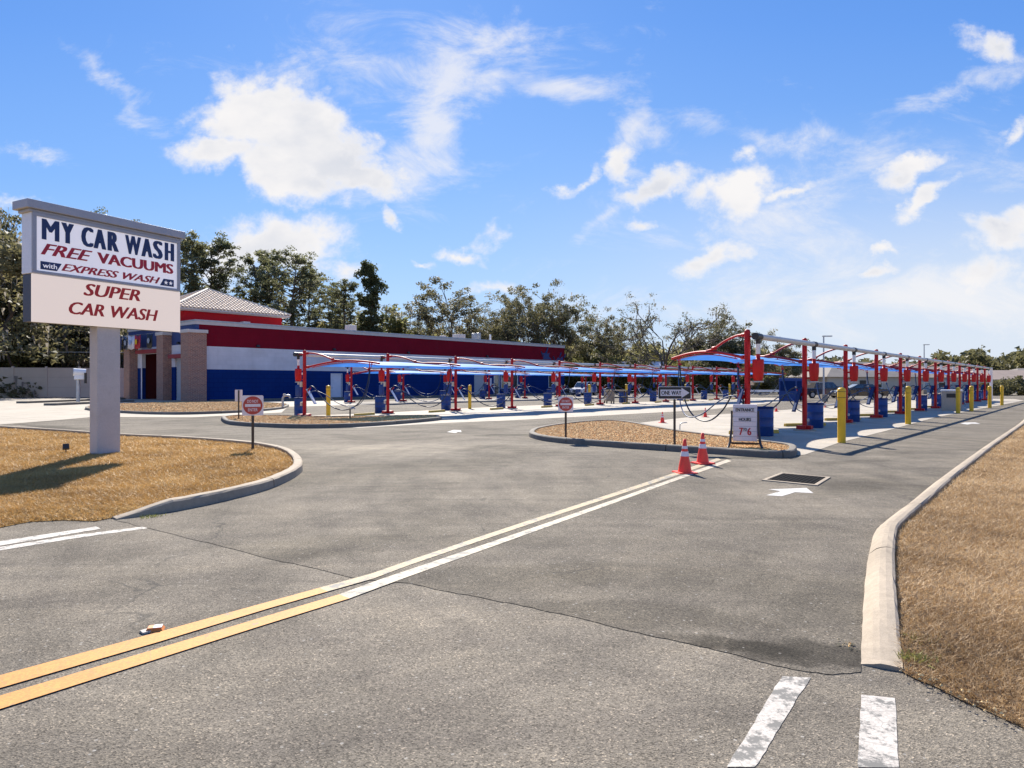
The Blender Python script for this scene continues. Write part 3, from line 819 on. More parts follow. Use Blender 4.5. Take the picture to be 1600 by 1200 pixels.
g = np_tris('grass', blades(lawn_right, 420000, .045, (2.7, 40), RNG, line=rl, run=.22), M['blade2'])
tag(g, 'short dry brown grass on the verge right of the rolled kerb', 'grass', kind='stuff')
g = np_tris('grass', blades(lawn_left, 330000, .075, (6.6, 26), RNG, line=edgeL), M['blade'])
tag(g, 'short dry golden grass on the lawn under the tall sign', 'grass', kind='stuff')

def weeds(name, cpx, n, rad, label):
    c = G(*cpx)
    q = RNG.normal(0, rad, (n, 2)) + np.array([c.x, c.y])
    h = RNG.uniform(.012, .04, n); an = RNG.random(n) * 6.28
    V = np.zeros((n, 3, 3)); w = .006
    V[:, 0, 0] = q[:, 0] - np.cos(an) * w; V[:, 0, 1] = q[:, 1] - np.sin(an) * w
    V[:, 1, 0] = q[:, 0] + np.cos(an) * w; V[:, 1, 1] = q[:, 1] + np.sin(an) * w
    V[:, 2, 0] = q[:, 0] + RNG.normal(0, .03, n); V[:, 2, 1] = q[:, 1] + RNG.normal(0, .03, n); V[:, 2, 2] = h
    V[:, :2, 2] = 0.0; V[:, :, 2] += .03 if name == 'w' else .0
    tag(np_tris('weeds', V, M['weed']), label, 'weeds', kind='stuff')
weeds('w', (1428, 1008), 170, .045, 'green weeds growing beside the end of the right kerb')
weeds('w', (1432, 1038), 110, .045, 'green weeds at the corner of the brown verge')
weeds('v', (236, 808), 110, .06, 'green weeds at the foot of the left kerb end')

def gravel(bed, z, n, label, sz=(.014, .034)):
    pts = tri_area_sample(bed, n, RNG)
    s = RNG.uniform(sz[0], sz[1], n)[:, None, None]
    oct_v = np.array([(1, 0, 0), (0, 1, 0), (-1, 0, 0), (0, -1, 0), (0, 0, .62), (0, 0, -.62)], float)
    fc = [(0, 1, 4), (1, 2, 4), (2, 3, 4), (3, 0, 4)]
    j = oct_v[None] * s * RNG.uniform(.6, 1.4, (n, 6, 1))
    a = RNG.random(n) * 6.28; ca, sa = np.cos(a), np.sin(a)
    x = j[:, :, 0] * ca[:, None] - j[:, :, 1] * sa[:, None]; y = j[:, :, 0] * sa[:, None] + j[:, :, 1] * ca[:, None]
    tilt = RNG.normal(0, .4, n)
    zz = j[:, :, 2] + x * tilt[:, None]
    P = np.stack([x + pts[:, 0:1], y + pts[:, 1:2], zz + z + .008], 2)
    V = np.concatenate([P[:, list(f)] for f in fc], 0)
    mi = np.tile((RNG.random(n) > .6).astype(int), 4)
    o = np_tris('gravel', V, [M['stone1'], M['stone2']], None, mi)
    tag(o, label, 'gravel', kind='stuff')
gravel(beds[0][0], beds[0][1], 60000, 'tan gravel filling the kerbed island under the one way sign')
gravel(beds[1][0], beds[1][1], 26000, 'tan gravel in the long island below the first blue canopy', (.02, .045))
gravel(beds[2][0], beds[2][1], 26000, 'tan gravel bed in front of the brick pillars', (.03, .06))

# ------------------------------------------------------------------ road markings
def stripe(name, a, b, mat, z=.0075, n=1, jag=0.0):
    """a,b: lists of px for the two edges"""
    A = [G(*p) for p in a]; Bq = [G(*p) for p in b]
    pts = A + Bq[::-1]
    mb = MB(); mb.poly([(p.x, p.y, z) for p in pts])
    return tag(mb.build(name, mat), kind='structure')
def interp(a, b, n, jag=0):
    return [(a[0] + (b[0] - a[0]) * i / n + rs.uniform(-jag, jag), a[1] + (b[1] - a[1]) * i / n + rs.uniform(-jag, jag)) for i in range(n + 1)]
stripe('centre_line', [(-260, 1130), (0, 1057), (250, 988.5), (420, 941.5), (499, 919.8)], [(-260, 1155), (0, 1077), (250, 1004), (420, 952), (512, 925.5)], M['yline'])
stripe('centre_line', [(-260, 1172), (0, 1089), (250, 1014), (400, 969), (530, 930)], [(-260, 1199), (0, 1110), (250, 1030), (400, 982), (546, 936.5)], M['yline'])
stripe('centre_line', [(499, 919.8), (580, 897.5), (640, 876.5), (760, 836), (860, 803), (966, 768.5), (1040, 744), (1121, 716)], [(512, 925.5), (584, 905), (640, 884), (760, 842.8), (860, 809), (966, 774), (1040, 749.3), (1127, 719)], M['cream2'])
stripe('centre_line', [(530, 930), (590, 908), (640, 891), (760, 850.5), (860, 816), (966, 779), (1040, 752.5), (1136, 718.5)], [(546, 936.5), (590, 920), (640, 901.5), (760, 858.5), (860, 822.5), (966, 784.5), (1040, 757.3), (1143, 721)], M['cream'])
stripe('edge_line', [(-200, 879), (0, 846), (150, 823)], [(-200, 887), (0, 853), (158, 826.5)], M['wline'], z=.003)
stripe('edge_line', [(-200, 889), (0, 855), (120, 836), (228, 822.5)], [(-200, 897), (0, 860.5), (120, 841), (230, 826)], M['wline'], z=.003)
stripe('crossing_bar', interp((1222, 1057), (1135, 1200), 16, 1.2), interp((1266, 1059), (1180, 1200), 16, 1.2), M['wline'], z=.003)
stripe('crossing_bar', interp((1346, 1086), (1340, 1200), 12, .8), interp((1399, 1092), (1404, 1200), 12, .8), M['wline'], z=.003)
def arrow_mark(tail, head):
    mb = MB()
    for q, dz in ((tail, 0), (head, 0)):
        mb.poly([(G(*p).x, G(*p).y, .0075 + dz) for p in q])
    tag(mb.build('road_arrow', M['arrow']), kind='structure')
arrow_mark([(1197, 774.5), (1222, 776), (1243, 769.6), (1221, 768)], [(1201, 765.3), (1260, 763), (1271, 771.3), (1243, 769.8), (1221, 768.2)])
arrow_mark([(698, 675.3), (712, 676.5), (716, 675), (704, 673.8)], [(704, 673.6), (716, 674.8), (721, 675.5), (720, 672.6), (709, 672.2)])
arrow_mark([(1500, 661.8), (1512, 663.6), (1518, 662.2), (1507, 660.6)], [(1506, 660.4), (1518, 662.1), (1532, 662.6), (1524, 660.3)])

# storm drain
root = empty('storm_drain', G(1245, 749), label='rectangular cast iron storm drain grate in a pale frame on the lane', cat='drain')
o0 = Vector(root.location)
c4 = [G(1190, 751.5) - o0, G(1220, 740) - o0, G(1298, 747) - o0, G(1277, 760) - o0]
ctr = sum(c4, Vector()) / 4
inn4 = [ctr + (p - ctr) * .86 for p in c4]
mb = MB()
for i in range(4):
    a, b, c, d = c4[i], c4[(i + 1) % 4], inn4[(i + 1) % 4], inn4[i]
    mb.prism([(p.x, p.y, 0) for p in (a, b, c, d)], (0, 0, .02))
mb.build('frame', M['conc'], root)
mb = MB(); mb.poly([(p.x, p.y, .0125) for p in inn4]); mb.build('pit', M['void'], root)  # flat black sheet: the shade inside the drain put into its colour
mb = MB()
def lerp4(s, t): return (inn4[0] * (1 - s) + inn4[3] * s) * (1 - t) + (inn4[1] * (1 - s) + inn4[2] * s) * t
for k in range(11):
    s = (k + .5) / 11
    mb.tube([lerp4(s, 0.01) + Vector((0, 0, .02)), lerp4(s, .99) + Vector((0, 0, .02))], .008, 4)
for k in range(9):
    s = (k + .5) / 9
    mb.tube([lerp4(.01, s) + Vector((0, 0, .021)), lerp4(.99, s) + Vector((0, 0, .021))], .008, 4)
tag(mb.build('grating', M['iron'], root), kind='stuff')

# road stud
root = empty('road_marker', G(242, 985), R(18), 'small orange and white reflective road marker beside the yellow lines', 'road marker')
mb = MB(); mb.box((0, 0, .014), (.11, .09, .026), 0, .7); mb.build('body', M['orangep'], root)
mb = MB(); mb.box((.02, -.01, .029), (.05, .06, .004)); mb.build('reflector', M['reflect'], root)
mb = MB(); mb.box((-.05, -.025, .008), (.05, .06, .012), .5); mb.build('chip', M['wline'], root)
# loose stones beside the kerb end
V = []
for k in range(60):
    c = G(RNG.uniform(1150, 1560), 1055) if k > 18 else G(1325 + RNG.normal(0, 8), 1010 + RNG.normal(0, 5))
    if k > 18:
        t = RNG.random(); c = G(1400 + t * 185 + RNG.normal(0, 5), 1046 + t * 88 + RNG.normal(0, 5))
    s = RNG.uniform(.004, .011)
    b = np.array([(1, 0, 0), (0, 1, 0), (-1, 0, 0), (0, -1, 0), (0, 0, 1)]) * s * RNG.uniform(.6, 1.3, (5, 1)) + np.array([c.x, c.y, .012 if k < 19 else .045])
    for f in ((0, 1, 4), (1, 2, 4), (2, 3, 4), (3, 0, 4)): V.append(b[list(f)])
tag(np_tris('pebbles', np.array(V), M['stone2']), 'loose pale pebbles and chips beside the end of the right kerb', 'pebbles', kind='stuff')

# ------------------------------------------------------------------ lettering
def text_mesh(name, body, mat, parent, size, M4, width=None, bold=0.0, boldk=.052, shear=0.0, depth=.004, align='LEFT', heavy=2):
    """lettering in the xy plane of M4; size = cap height; width = total width"""
    cu_ = bpy.data.curves.new(name, 'FONT')
    cu_.body = body; cu_.size = 1.0; cu_.shear = shear; cu_.offset = 0.0; cu_.resolution_u = 3
    to = bpy.data.objects.new(name, cu_)
    col.objects.link(to)
    dg = bpy.context.evaluated_depsgraph_get()
    me = bpy.data.meshes.new_from_object(to.evaluated_get(dg))
    col.objects.unlink(to); bpy.data.objects.remove(to); bpy.data.curves.remove(cu_)
    co = np.zeros(len(me.vertices) * 3); me.vertices.foreach_get('co', co); co = co.reshape(-1, 3)
    mn, mx = co.min(0), co.max(0)
    co[:, :2] -= mn[:2]
    sy = size / (mx[1] - mn[1]); sx = sy if width is None else width / (mx[0] - mn[0])
    co[:, 0] *= sx; co[:, 1] *= sy; co[:, 2] = 0
    if align == 'CENTER': co[:, 0] -= (mx[0] - mn[0]) * sx / 2
    me.vertices.foreach_set('co', co.reshape(-1))
    me.materials.clear(); me.materials.append(mat)
    me.transform(M4)
    bm = bmesh.new(); bm.from_mesh(me)
    nrm = (M4.to_3x3() @ Vector((0, 0, 1))).normalized()
    if heavy:
        base_f = bm.faces[:]; ax = (M4.to_3x3() @ Vector((1, 0, 0))).normalized()
        for k in range(1, heavy + 1):
            dd = bmesh.ops.duplicate(bm, geom=base_f)
            for e in dd['geom']:
                if isinstance(e, bmesh.types.BMVert): e.co += ax * size * boldk * ((k + 1) // 2) * (1 if k % 2 else -1) + nrm * .0003 * k
    r = bmesh.ops.extrude_face_region(bm, geom=bm.faces[:])
    for e in r['geom']:
        if isinstance(e, bmesh.types.BMVert): e.co += nrm * depth
    bmesh.ops.recalc_face_normals(bm, faces=bm.faces)
    bm.to_mesh(me); bm.free()
    me.update()
    o = bpy.data.objects.new(name, me)
    return link(o, parent)

# ------------------------------------------------------------------ pylon sign
SL = Vector((-9.36, 13.3, 0)); sb = Vector((.478, .879, 0)).normalized(); SA = math.atan2(sb.y, sb.x)
SW = 3.18; TH = .36
root = empty('pylon_sign', SL + sb * 1.54 + Vector((-sb.y, sb.x, 0)) * TH / 2, SA, 'tall grey roadside sign reading MY CAR WASH FREE VACUUMS on a thick square pole', 'sign')
SX = 1.54; yf = -TH / 2     # local x along the board, -y is the front
def sxz(s, z, dy=0.0): return (s - SX, yf - dy, z)
mb = MB(); mb.bb(-.25, .25, -.14, .14, -.02, 2.80); mb.build('pole', M['pole'], root, bevel=.012)
mb = MB(); mb.bb(-.31, .31, -.2, .2, -.02, .09); mb.build('pole_base', M['kerbd'], root)
mb = MB(); mb.bb(-SX, SW - SX, yf, -yf, 3.74, 4.985); mb.build('upper_cabinet', M['signside'], root, bevel=.01)
mb = MB(); mb.bb(-SX - .12, SW - SX + .09, yf - .1, -yf + .1, 4.99, 5.16); mb.bb(-SX - .05, SW - SX + .04, yf - .035, -yf + .035, 4.93, 4.988); mb.build('top_cap', M['signgrey'], root, bevel=.012)
# retainer frame of the upper face
mb = MB()
for (a, b, c, d) in ((0, SW, 4.865, 4.93), (0, SW, 3.745, 3.80), (0, .075, 3.80, 4.865), (SW - .075, SW, 3.80, 4.865)):
    mb.bb(a - SX, b - SX, yf - .045, yf - .001, c, d)
mb.build('retainer_frame', M['signgrey'], root, bevel=.006)
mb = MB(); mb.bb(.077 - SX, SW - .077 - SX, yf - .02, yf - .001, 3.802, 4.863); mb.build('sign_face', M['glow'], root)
mb = MB(); mb.bb(-SX + .02, SW - SX - .01, yf + .012, -yf - .01, 2.80, 3.735); mb.build('screen_cabinet', M['signdark'], root)
mb = MB(); mb.bb(.0 - SX, SW - SX, yf - .03, yf + .01, 2.79, 3.73); mb.build('led_screen', M['led'], root)
Rf = Matrix.Rotation(R(90), 4, 'X')
def on_face(s, z, dy): return Matrix.Translation(sxz(s, z, dy)) @ Rf
yy = .022
for txt, s_, w_ in (('M', .165, .345), ('Y', .535, .25), ('C', .925, .25), ('A', 1.175, .27), ('R', 1.47, .25), ('W', 1.845, .385), ('A', 2.225, .27), ('S', 2.50, .245), ('H', 2.79, .24)):
    text_mesh('letter', txt, M['navy'], root, .405, on_face(s_ + .03, 4.43, yy), w_ - .06, 0, .026 if txt in 'MW' else .036, heavy=4)
def spaced(txt, s0_, s1_, z, size, mat, shear):
    wt = {'M': 1.3, 'W': 1.35, 'I': .45, 'S': .9, 'E': .85, 'F': .82}
    tot = sum(wt.get(c, 1) for c in txt); x = s0_; k = (s1_ - s0_) / tot
    for c in txt:
        w = wt.get(c, 1) * k
        text_mesh('letter', c, mat, root, size, on_face(x + w * (.1 if not shear else .0), z, yy), w * (.80 if not shear else 1.12), 0, .04 if c in 'MW' else .058, shear, heavy=4)
        x += w
text_mesh('lettering', 'FREE', M['txtred'], root, .225, on_face(.17, 4.13, yy), .97, 0, .036, .4, heavy=4)
text_mesh('lettering', 'VACUUMS', M['txtred'], root, .225, on_face(1.27, 4.13, yy), 1.72, 0, .042, heavy=4)
text_mesh('lettering', 'EXPRESS', M['txtred'], root, .15, on_face(.55, 3.86, yy), 1.16, 0, .038, .4, heavy=4)
text_mesh('lettering', 'WASH', M['txtred'], root, .15, on_face(1.82, 3.86, yy), .85, 0, .038, .4, heavy=4)
mb = MB()
def para(s0, s1, z0, z1, sl0, sl1, d):
    mb.prism([sxz(s0 - sl0, z0, d), sxz(s1 - sl1, z0, d), sxz(s1 + sl1, z1, d), sxz(s0 + sl0, z1, d)], (0, .004, 0))
para(.15, .50, 3.835, 3.995, 0, .045, yy + .004)
mb.build('blue_panel', M['navy'], root)
mb = MB()
para(2.72, 3.02, 3.835, 3.995, .045, 0, yy + .004)
mb.build('blue_panel', M['navy'], root)
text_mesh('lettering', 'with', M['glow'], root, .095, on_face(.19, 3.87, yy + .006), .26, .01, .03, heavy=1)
def star(mbx, c, r, up=(0, 0, 1), ax=(1, 0, 0), dv=(0, .003, 0)):
    c = Vector(c); ax = Vector(ax); up = Vector(up); pts = []
    for k in range(10):
        a = math.pi / 2 + k * math.pi / 5; q = r if k % 2 == 0 else r * .42
        pts.append(c + ax * math.cos(a) * q + up * math.sin(a) * q)
    mbx.prism(pts, dv)
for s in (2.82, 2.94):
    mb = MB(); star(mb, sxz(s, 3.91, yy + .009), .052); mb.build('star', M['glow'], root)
text_mesh('lettering', 'SUPER', M['ledred'], root, .255, on_face(.98, 3.41, .032), 1.2, .015, .032, .25, .002, heavy=4)
text_mesh('lettering', 'CAR WASH', M['ledred'], root, .255, on_face(.69, 3.0, .032), 1.92, .015, .028, .25, .002, heavy=4)

# small flood light on the lawn
c = G(103, 713); c.z = .06
root = empty('flood_light', c, R(35), 'small black flood light staked in the lawn beside the sign pole', 'light')
mb = MB(); mb.tube([(0, 0, 0), (0, 0, .1)], .012, 8); mb.build('stake', M['black'], root)
mb = MB(); mb.box((0, 0, .15), (.13, .09, .12), 0, .9, R(-20)); mb.build('housing', M['black'], root, bevel=.008)

# ------------------------------------------------------------------ traffic signs
def facing(p, off=0.0):
    return math.atan2(p.y, p.x) - math.pi / 2 + off
def sign_disc(mbx, r, y, dv, seg=32, cz=0):
    mbx.prism([(r * math.cos(2 * math.pi * k / seg), y, cz + r * math.sin(2 * math.pi * k / seg)) for k in range(seg)], (0, dv, 0))
def round_rect(w, h, r, y, cz=0, n=5):
    pts = []
    for (sx, sz, a0) in ((1, 1, 0), (-1, 1, 90), (-1, -1, 180), (1, -1, 270)):
        for k in range(n + 1):
            a = R(a0 + 90 * k / n)
            pts.append((sx * (w / 2 - r) + r * math.cos(a), y, cz + sz * (h / 2 - r) + r * math.sin(a)))
    return pts
def dne_sign(p, z0, zc, sz, label, off=0.0):
    p = Vector(p); p.z = z0
    root = empty('do_not_enter_sign', p, facing(p, off), label, 'sign', 'do not enter signs')
    mb = MB(); mb.tube([(0, .02, -.05), (0, .02, zc + sz * .45)], .022, 8); mb.bb(-.03, .03, .0, .012, 0, zc + sz * .4); mb.build('post', M['dkbrown'], root)
    mb = MB(); mb.prism(round_rect(sz, sz, .035, -.006, zc), (0, .004, 0)); mb.build('sign_plate', M['signwhite'], root)
    mb = MB(); sign_disc(mb, sz * .455, -.009, .002, 32, zc); mb.build('red_disc', M['signred'], root)
    mb = MB(); mb.bb(-sz * .36, sz * .36, -.013, -.0105, zc - sz * .07, zc + sz * .07); mb.build('white_bar', M['signwhite'], root)
    for txt, zz, w in (('DO NOT', zc + sz * .13, sz * .52), ('ENTER', zc - sz * .29, sz * .44)):
        text_mesh('lettering', txt, M['signwhite'], root, sz * .15, Matrix.Translation((0, -.0105, zz)) @ Rf, w, .012, .03, 0, .001, 'CENTER', 1)
    return root
dne_sign(G(395, 703, .06), .06, 1.02, .46, 'red and white do not enter sign on the lawn beside the tall sign')
dne_sign(G(884, 685, .09), .09, .93, .41, 'red and white do not enter sign at the tip of the gravel island')
# back of a small sign
p = G(373, 655, .09); p.z = .09
root = empty('small_sign', p, facing(p), 'back of a small white sign on a thin dark post in gravel', 'sign')
mb = MB(); mb.tube([(0, -.02, 0), (0, -.02, 1.2)], .03, 8); mb.build('post', M['dkbrown'], root)
mb = MB(); mb.prism(round_rect(.29, .48, .03, .012, .98), (0, .004, 0)); mb.build('sign_plate', M['signwhite'], root)
# one way sign
p = G(1054, 697, .09); p.z = .09
root = empty('one_way_sign', p, facing(p, R(4)), 'black and white one way arrow sign on a dark post in the gravel island', 'sign')
mb = MB(); mb.tube([(0, .022, -.05), (0, .022, 1.42)], .02, 8); mb.bb(-.028, .028, .0, .012, 0, 1.1); mb.build('post', M['dkbrown'], root)
zc = 1.27
mb = MB(); mb.prism(round_rect(.77, .30, .03, -.006, zc), (0, .005, 0)); mb.build('sign_plate', M['signwhite'], root)
mb = MB(); mb.prism(round_rect(.745, .275, .025, -.009, zc), (0, .0025, 0)); mb.build('black_field', M['black'], root)
mb = MB(); mb.prism([(-.33, -.013, zc - .075), (.16, -.013, zc - .075), (.16, -.013, zc - .12), (.345, -.013, zc), (.16, -.013, zc + .12), (.16, -.013, zc + .075), (-.33, -.013, zc + .075)], (0, .003, 0)); mb.build('arrow', M['signwhite'], root)
text_mesh('lettering', 'ONE WAY', M['black'], root, .10, Matrix.Translation((-.075, -.0135, zc - .05)) @ Rf, .46, .008, .04, 0, .001, 'CENTER', 2)

# A-frame message board
p = G(1164, 700, .09); p.z = .09
root = empty('message_board', p, facing(p), 'white A-frame message board reading ENTRANCE HOURS 7 TO 6 on the gravel', 'sign')
for sx in (-1, 1):
    mb = MB()
    for y1 in (-.24, .24):
        mb.tube([(sx * .29, 0, .78), (sx * .295, y1 * .2, .45), (sx * .33, y1 * .75, .12), (sx * .37, y1 * 1.3, .015)], [.022, .028, .032, .03], 6)
    mb.tube([(sx * .29, -.02, .5), (sx * .29, -.02, .86)], .025, 6)
    mb.build('leg_frame', M['dkbrown'], root)
for y_, z_ in ((-.05, .12), (.05, .09)):
    mb = MB(); mb.tube([(-.3, y_, z_), (.3, y_, z_)], .018, 6); mb.build('cross_bar', M['dkbrown'], root)
mb = MB(); mb.bb(-.265, .265, -.03, .03, .16, 1.01); mb.build('board', M['signwhite'], root, bevel=.01)
for zz in (.27, .39, .50, .61, .72, .83, .93):
    mb = MB(); mb.bb(-.255, .255, -.035, -.0305, zz - .004, zz + .004); mb.build('letter_track', M['signgrey'], root)
for txt, zz, hh, w, mt, x in (('ENTRANCE', .845, .075, .40, 'black', 0), ('HOURS', .625, .075, .26, 'black', 0), ('7', .30, .17, .07, 'txtred', -.085), ('TO', .40, .065, .08, 'black', .0), ('6', .30, .17, .075, 'txtred', .095)):
    text_mesh('lettering', txt, M[mt], root, hh, Matrix.Translation((x, -.036, zz)) @ Rf, w, .012, .045, 0, .002, 'CENTER', 2)

# ------------------------------------------------------------------ cones
def make_cone(h, name='traffic_cone'):
    root = empty(name, (0, 0, 0))
    w = h * .58
    mb = MB(); mb.box((0, 0, .012), (w, w, .024), 0, .96); mb.build('base', M['orange'], root)
    mb = MB(); mb.lathe([(w * .36, .024), (w * .33, .05), (w * .30, h * .22), (w * .20, h * .5), (w * .10, h * .86), (w * .075, h), (w * .05, h)], seg=20); mb.build('cone_body', M['orange'], root)
    def rr(z): return w * (.30 - (.30 - .10) * (z / h - .22) / .64)
    for z0, z1 in ((.50, .64), (.72, .80)):
        mb = MB(); mb.lathe([(rr(z0 * h) + .003, z0 * h), (rr(z1 * h) + .003, z1 * h)], seg=20); mb.build('collar', M['reflect'], root)
    return root
cone0 = make_cone(.6)
tag(cone0, 'orange traffic cone with two white collars, nearest one on the cream lines', 'traffic cone', 'orange traffic cones')
cone0.location = G(1070, 739); cone0.rotation_euler[2] = .2
for px, py, sc, lb in ((1098, 725, 1, 'orange traffic cone with two white collars just behind the nearest cone'),
                       (1035, 661, .72, 'orange cone on the pad edge left of the one way sign'),
                       (1102, 652, .72, 'orange cone with white top band right of the one way sign'),
                       (1213, 643.5, .62, 'small orange cone behind the hose between first and second red posts'),
                       (1289.5, 637, .55, 'small far orange cone between second and third red posts')):
    c = copy_tree(cone0, None, G(px, py), lb); c.scale = (sc,) * 3; c.location.z = .012; c.rotation_euler[2] = random.uniform(0, 1)

# ------------------------------------------------------------------ bollards
def make_bollard():
    root = empty('bollard', (0, 0, 0))
    mb = MB(); mb.lathe([(.102, -.02), (.102, 1.18)], seg=20); mb.build('pipe', M['yellow'], root)
    mb = MB(); mb.lathe([(.106, 1.18), (.106, 1.40), (.098, 1.43), (.07, 1.46), (.0, 1.475)], seg=20); mb.build('cap', M['yellow'], root)
    for zz in (1.2, 1.36):
        mb = MB(); mb.lathe([(.1075, zz), (.1075, zz + .012)], seg=20); mb.build('band', M['black'], root)
    return root
b0 = make_bollard()
bol = [(1315, 692, 1.0, 'nearest yellow bollard of the right lane, in front of the third red post'), (1419, 663, 1.0, 'second yellow bollard along the right lane'),
       (1497, 646, .93, 'third yellow bollard along the right lane, before the pebbled bin'), (1518, 643, .97, 'fourth yellow bollard along the right lane'),
       (1546.5, 637.5, .95, 'fifth yellow bollard along the right lane below the white downpipe'), (1565.5, 633.5, .95, 'farthest yellow bollard of the right lane'),
       (513, 650, 1.0, 'yellow bollard in front of the white door of the blue wall'), (734, 639, 1.0, 'yellow bollard right of the third red post of the middle row'),
       (921, 630, 1.0, 'yellow bollard right of the far do not enter sign'), (979, 629, 1.0, 'yellow bollard beside the wooden table'),
       (1071.5, 624, 1.0, 'yellow bollard rising above the one way sign'), (1140, 621, 1.0, 'yellow bollard behind the hose of the first red post')]
for i, (px, py, s, lb) in enumerate(bol):
    o = b0 if i == 0 else copy_tree(b0)
    tag(o, lb, 'bollard', 'yellow bollards'); p = G(px, py); p.z = .0; o.location = p; o.scale = (1, 1, s)

# ------------------------------------------------------------------ vacuum stations
def zr(r):   # rafter height
    return 2.27 + .235 * math.sin(min(1, r / 4.4) * math.pi * .93) + .02 * r
RL = 4.4
def make_station(name, d, can_y, board, boxes, bag=False):
    """local frame: x along the row, -y towards the right-hand road; d = rafter direction"""
    root = empty(name, (0, 0, 0), BA)
    d = Vector((d[0], d[1], 0)).normalized(); q = Vector((-d.y, d.x, 0))
    at = lambda r, z, s=0.0: d * r + q * s + Vector((0, 0, z))
    mb = MB(); mb.lathe([(.078, .1), (.078, 3.0), (.075, 3.04), (.05, 3.07), (0, 3.075)], seg=16); mb.build('post', M['red'], root)
    mb = MB(); mb.bb(-.29, .29, -.12, .12, .04, .17); mb.bb(-.12, .12, -.24, .24, .04, .165); mb.build('base_plate', M['red'], root, bevel=.01)
    mb = MB(); mb.lathe([(.36, -.01), (.36, .035), (.33, .045)], seg=18); mb.build('footing', M['conc'], root)
    pts = catmull([at(.05, 2.93), at(.5, 2.93), at(1.1, 2.82), at(1.75, 2.62), at(2.15, zr(2.15) + .02)], 5)
    mb = MB(); mb.tube(pts, .036, 8); mb.build('upper_arm', M['red'], root)
    pts = [at(.05 + (RL - .05) * k / 16, zr(RL * k / 16)) for k in range(17)]
    mb = MB(); mb.tube(pts, .042, 8); mb.build('rafter', M['red'], root)
    pts = [at(.5 + 3.7 * k / 12, zr(.5 + 3.7 * k / 12) - .085) for k in range(13)]
    mb = MB(); mb.tube(pts, .016, 6)
    for k in range(5):
        r = .6 + k * .85; mb.tube([at(r, zr(r)), at(r, zr(r) - .085)], .014, 5)
    mb.build('fabric_rail', M['red'], root)
    for r, z in ((.16, 2.93), (.2, zr(.2)), (1.72, 2.63)):
        mb = MB(); mb.tube([at(r - .06, z + .0), at(r + .07, z)], .062, 8); mb.build('collar', M['red'], root)
    # hanger and hose
    mb = MB(); mb.tube([at(3.85, zr(3.85)), at(3.85, 2.2)], .02, 6); mb.box(at(3.85, 2.2), (.09, .09, .06)); mb.tube([at(3.95, zr(3.95)), at(3.95, 2.25), at(3.85, 2.2)], .014, 5); mb.build('hose_hanger', M['red'], root)
    hp = catmull([at(3.85, 2.2), at(3.78, 1.7), at(3.5, 1.0), at(3.05, .58), at(2.45, .40), at(1.85, .47), at(1.25, .78), at(.8, 1.2), at(.55, 1.40), at(.36, 1.42), at(.24, 1.30)], 4)
    mb = MB(); mb.tube(hp, .024, 6); mb.build('hose', M['hose'], root)
    hb = catmull([at(3.85, 2.2, .04), at(3.7, 1.5, .12), at(3.2, .8, .3), at(2.5, .52, .42), at(1.7, .66, .4), at(1.0, 1.05, .28), at(.5, 1.22, .15), at(.14, 1.05, .08)], 4)
    mb = MB(); mb.tube(hb, .019, 6); mb.build('air_hose', M['bhose'], root)
    if bag:
        mb = MB(); mb.lathe([(.05, 1.5), (.12, 1.46), (.135, 1.40), (.135, 1.02), (.12, .96), (.05, .95), (.04, .90)], (0, can_y, 0), 16); mb.build('dust_pot', M['blue'], root)
        mb = MB(); mb.lathe([(.045, 1.501), (.045, 1.6)], (0, can_y, 0), 10); mb.build('drop_pipe', M['galv'], root)
    mb = MB(); mb.tube([at(.24, 1.33), at(.2, 1.1), at(.19, .98)], [.03, .026, .038], 8); mb.build('nozzle', M['black'], root)
    mb = MB(); mb.tube([at(.05, 1.12), at(.26, 1.24), at(.40, 1.36)], .022, 6); mb.box(at(.12, 1.2), (.1, .16, .12)); mb.build('hose_holder', M['red'], root)
    # separator canister hanging from the duct
    c = Vector((0, can_y, 0))
    mb = MB(); mb.lathe([(.11, 1.64), (.135, 1.72), (.155, 1.95), (.155, 2.2), (.145, 2.235), (.06, 2.24), (.055, 2.38)], c, 18); mb.build('canister', M['canred'], root)
    mb = MB(); mb.lathe([(.15, 1.60), (.15, 1.638)], c, 18); mb.build('canister_lid', M['galv'], root)
    mb = MB(); mb.lathe([(.058, 2.381), (.062, 2.66)], c, 14); mb.build('neck', M['white'], root)
    mb = MB(); mb.lathe([(.066, 2.661), (.066, 2.80)], c, 14); mb.build('neck_coupling', M['coupling'], root)
    s = 1 if can_y > 0 else -1
    for za, zb in ((1.96, 2.02), (1.72, 1.76)):
        mb = MB(); mb.bb(-.03, .03, min(0, can_y * .55), max(0, can_y * .55), za, zb); mb.build('bracket', M['red'], root)
    for (x, y, z, w, h, mt) in boxes:
        mb = MB(); mb.box((x, y, z), (w, w * .8, h)); mb.build('control_box', M[mt], root, bevel=.01)
    # mat board leaning out from the post
    bx, by, z0, z1, run, wd, m1, m2 = board
    v = Vector((bx, by, 0)).normalized(); w_ = Vector((-v.y, v.x, 0))
    A = v * .12; Bq = v * (.12 + run)
    mb = MB(); mb.prism([A + w_ * wd / 2 + Vector((0, 0, z1)), A - w_ * wd / 2 + Vector((0, 0, z1)), Bq - w_ * wd / 2 + Vector((0, 0, z0)), Bq + w_ * wd / 2 + Vector((0, 0, z0))], v * .03)
    bo = mb.build('mat_rack', M[m1], root)
    f = .06
    mb = MB(); k0 = .62; k1 = .93
    def onb(k, s): return A.lerp(Bq, k) + w_ * s + Vector((0, 0, z1 + (z0 - z1) * k)) + v * .034
    mb.prism([onb(k0, wd / 2 - f), onb(k0, -wd / 2 + f), onb(k1, -wd / 2 + f), onb(k1, wd / 2 - f)], v * .004)
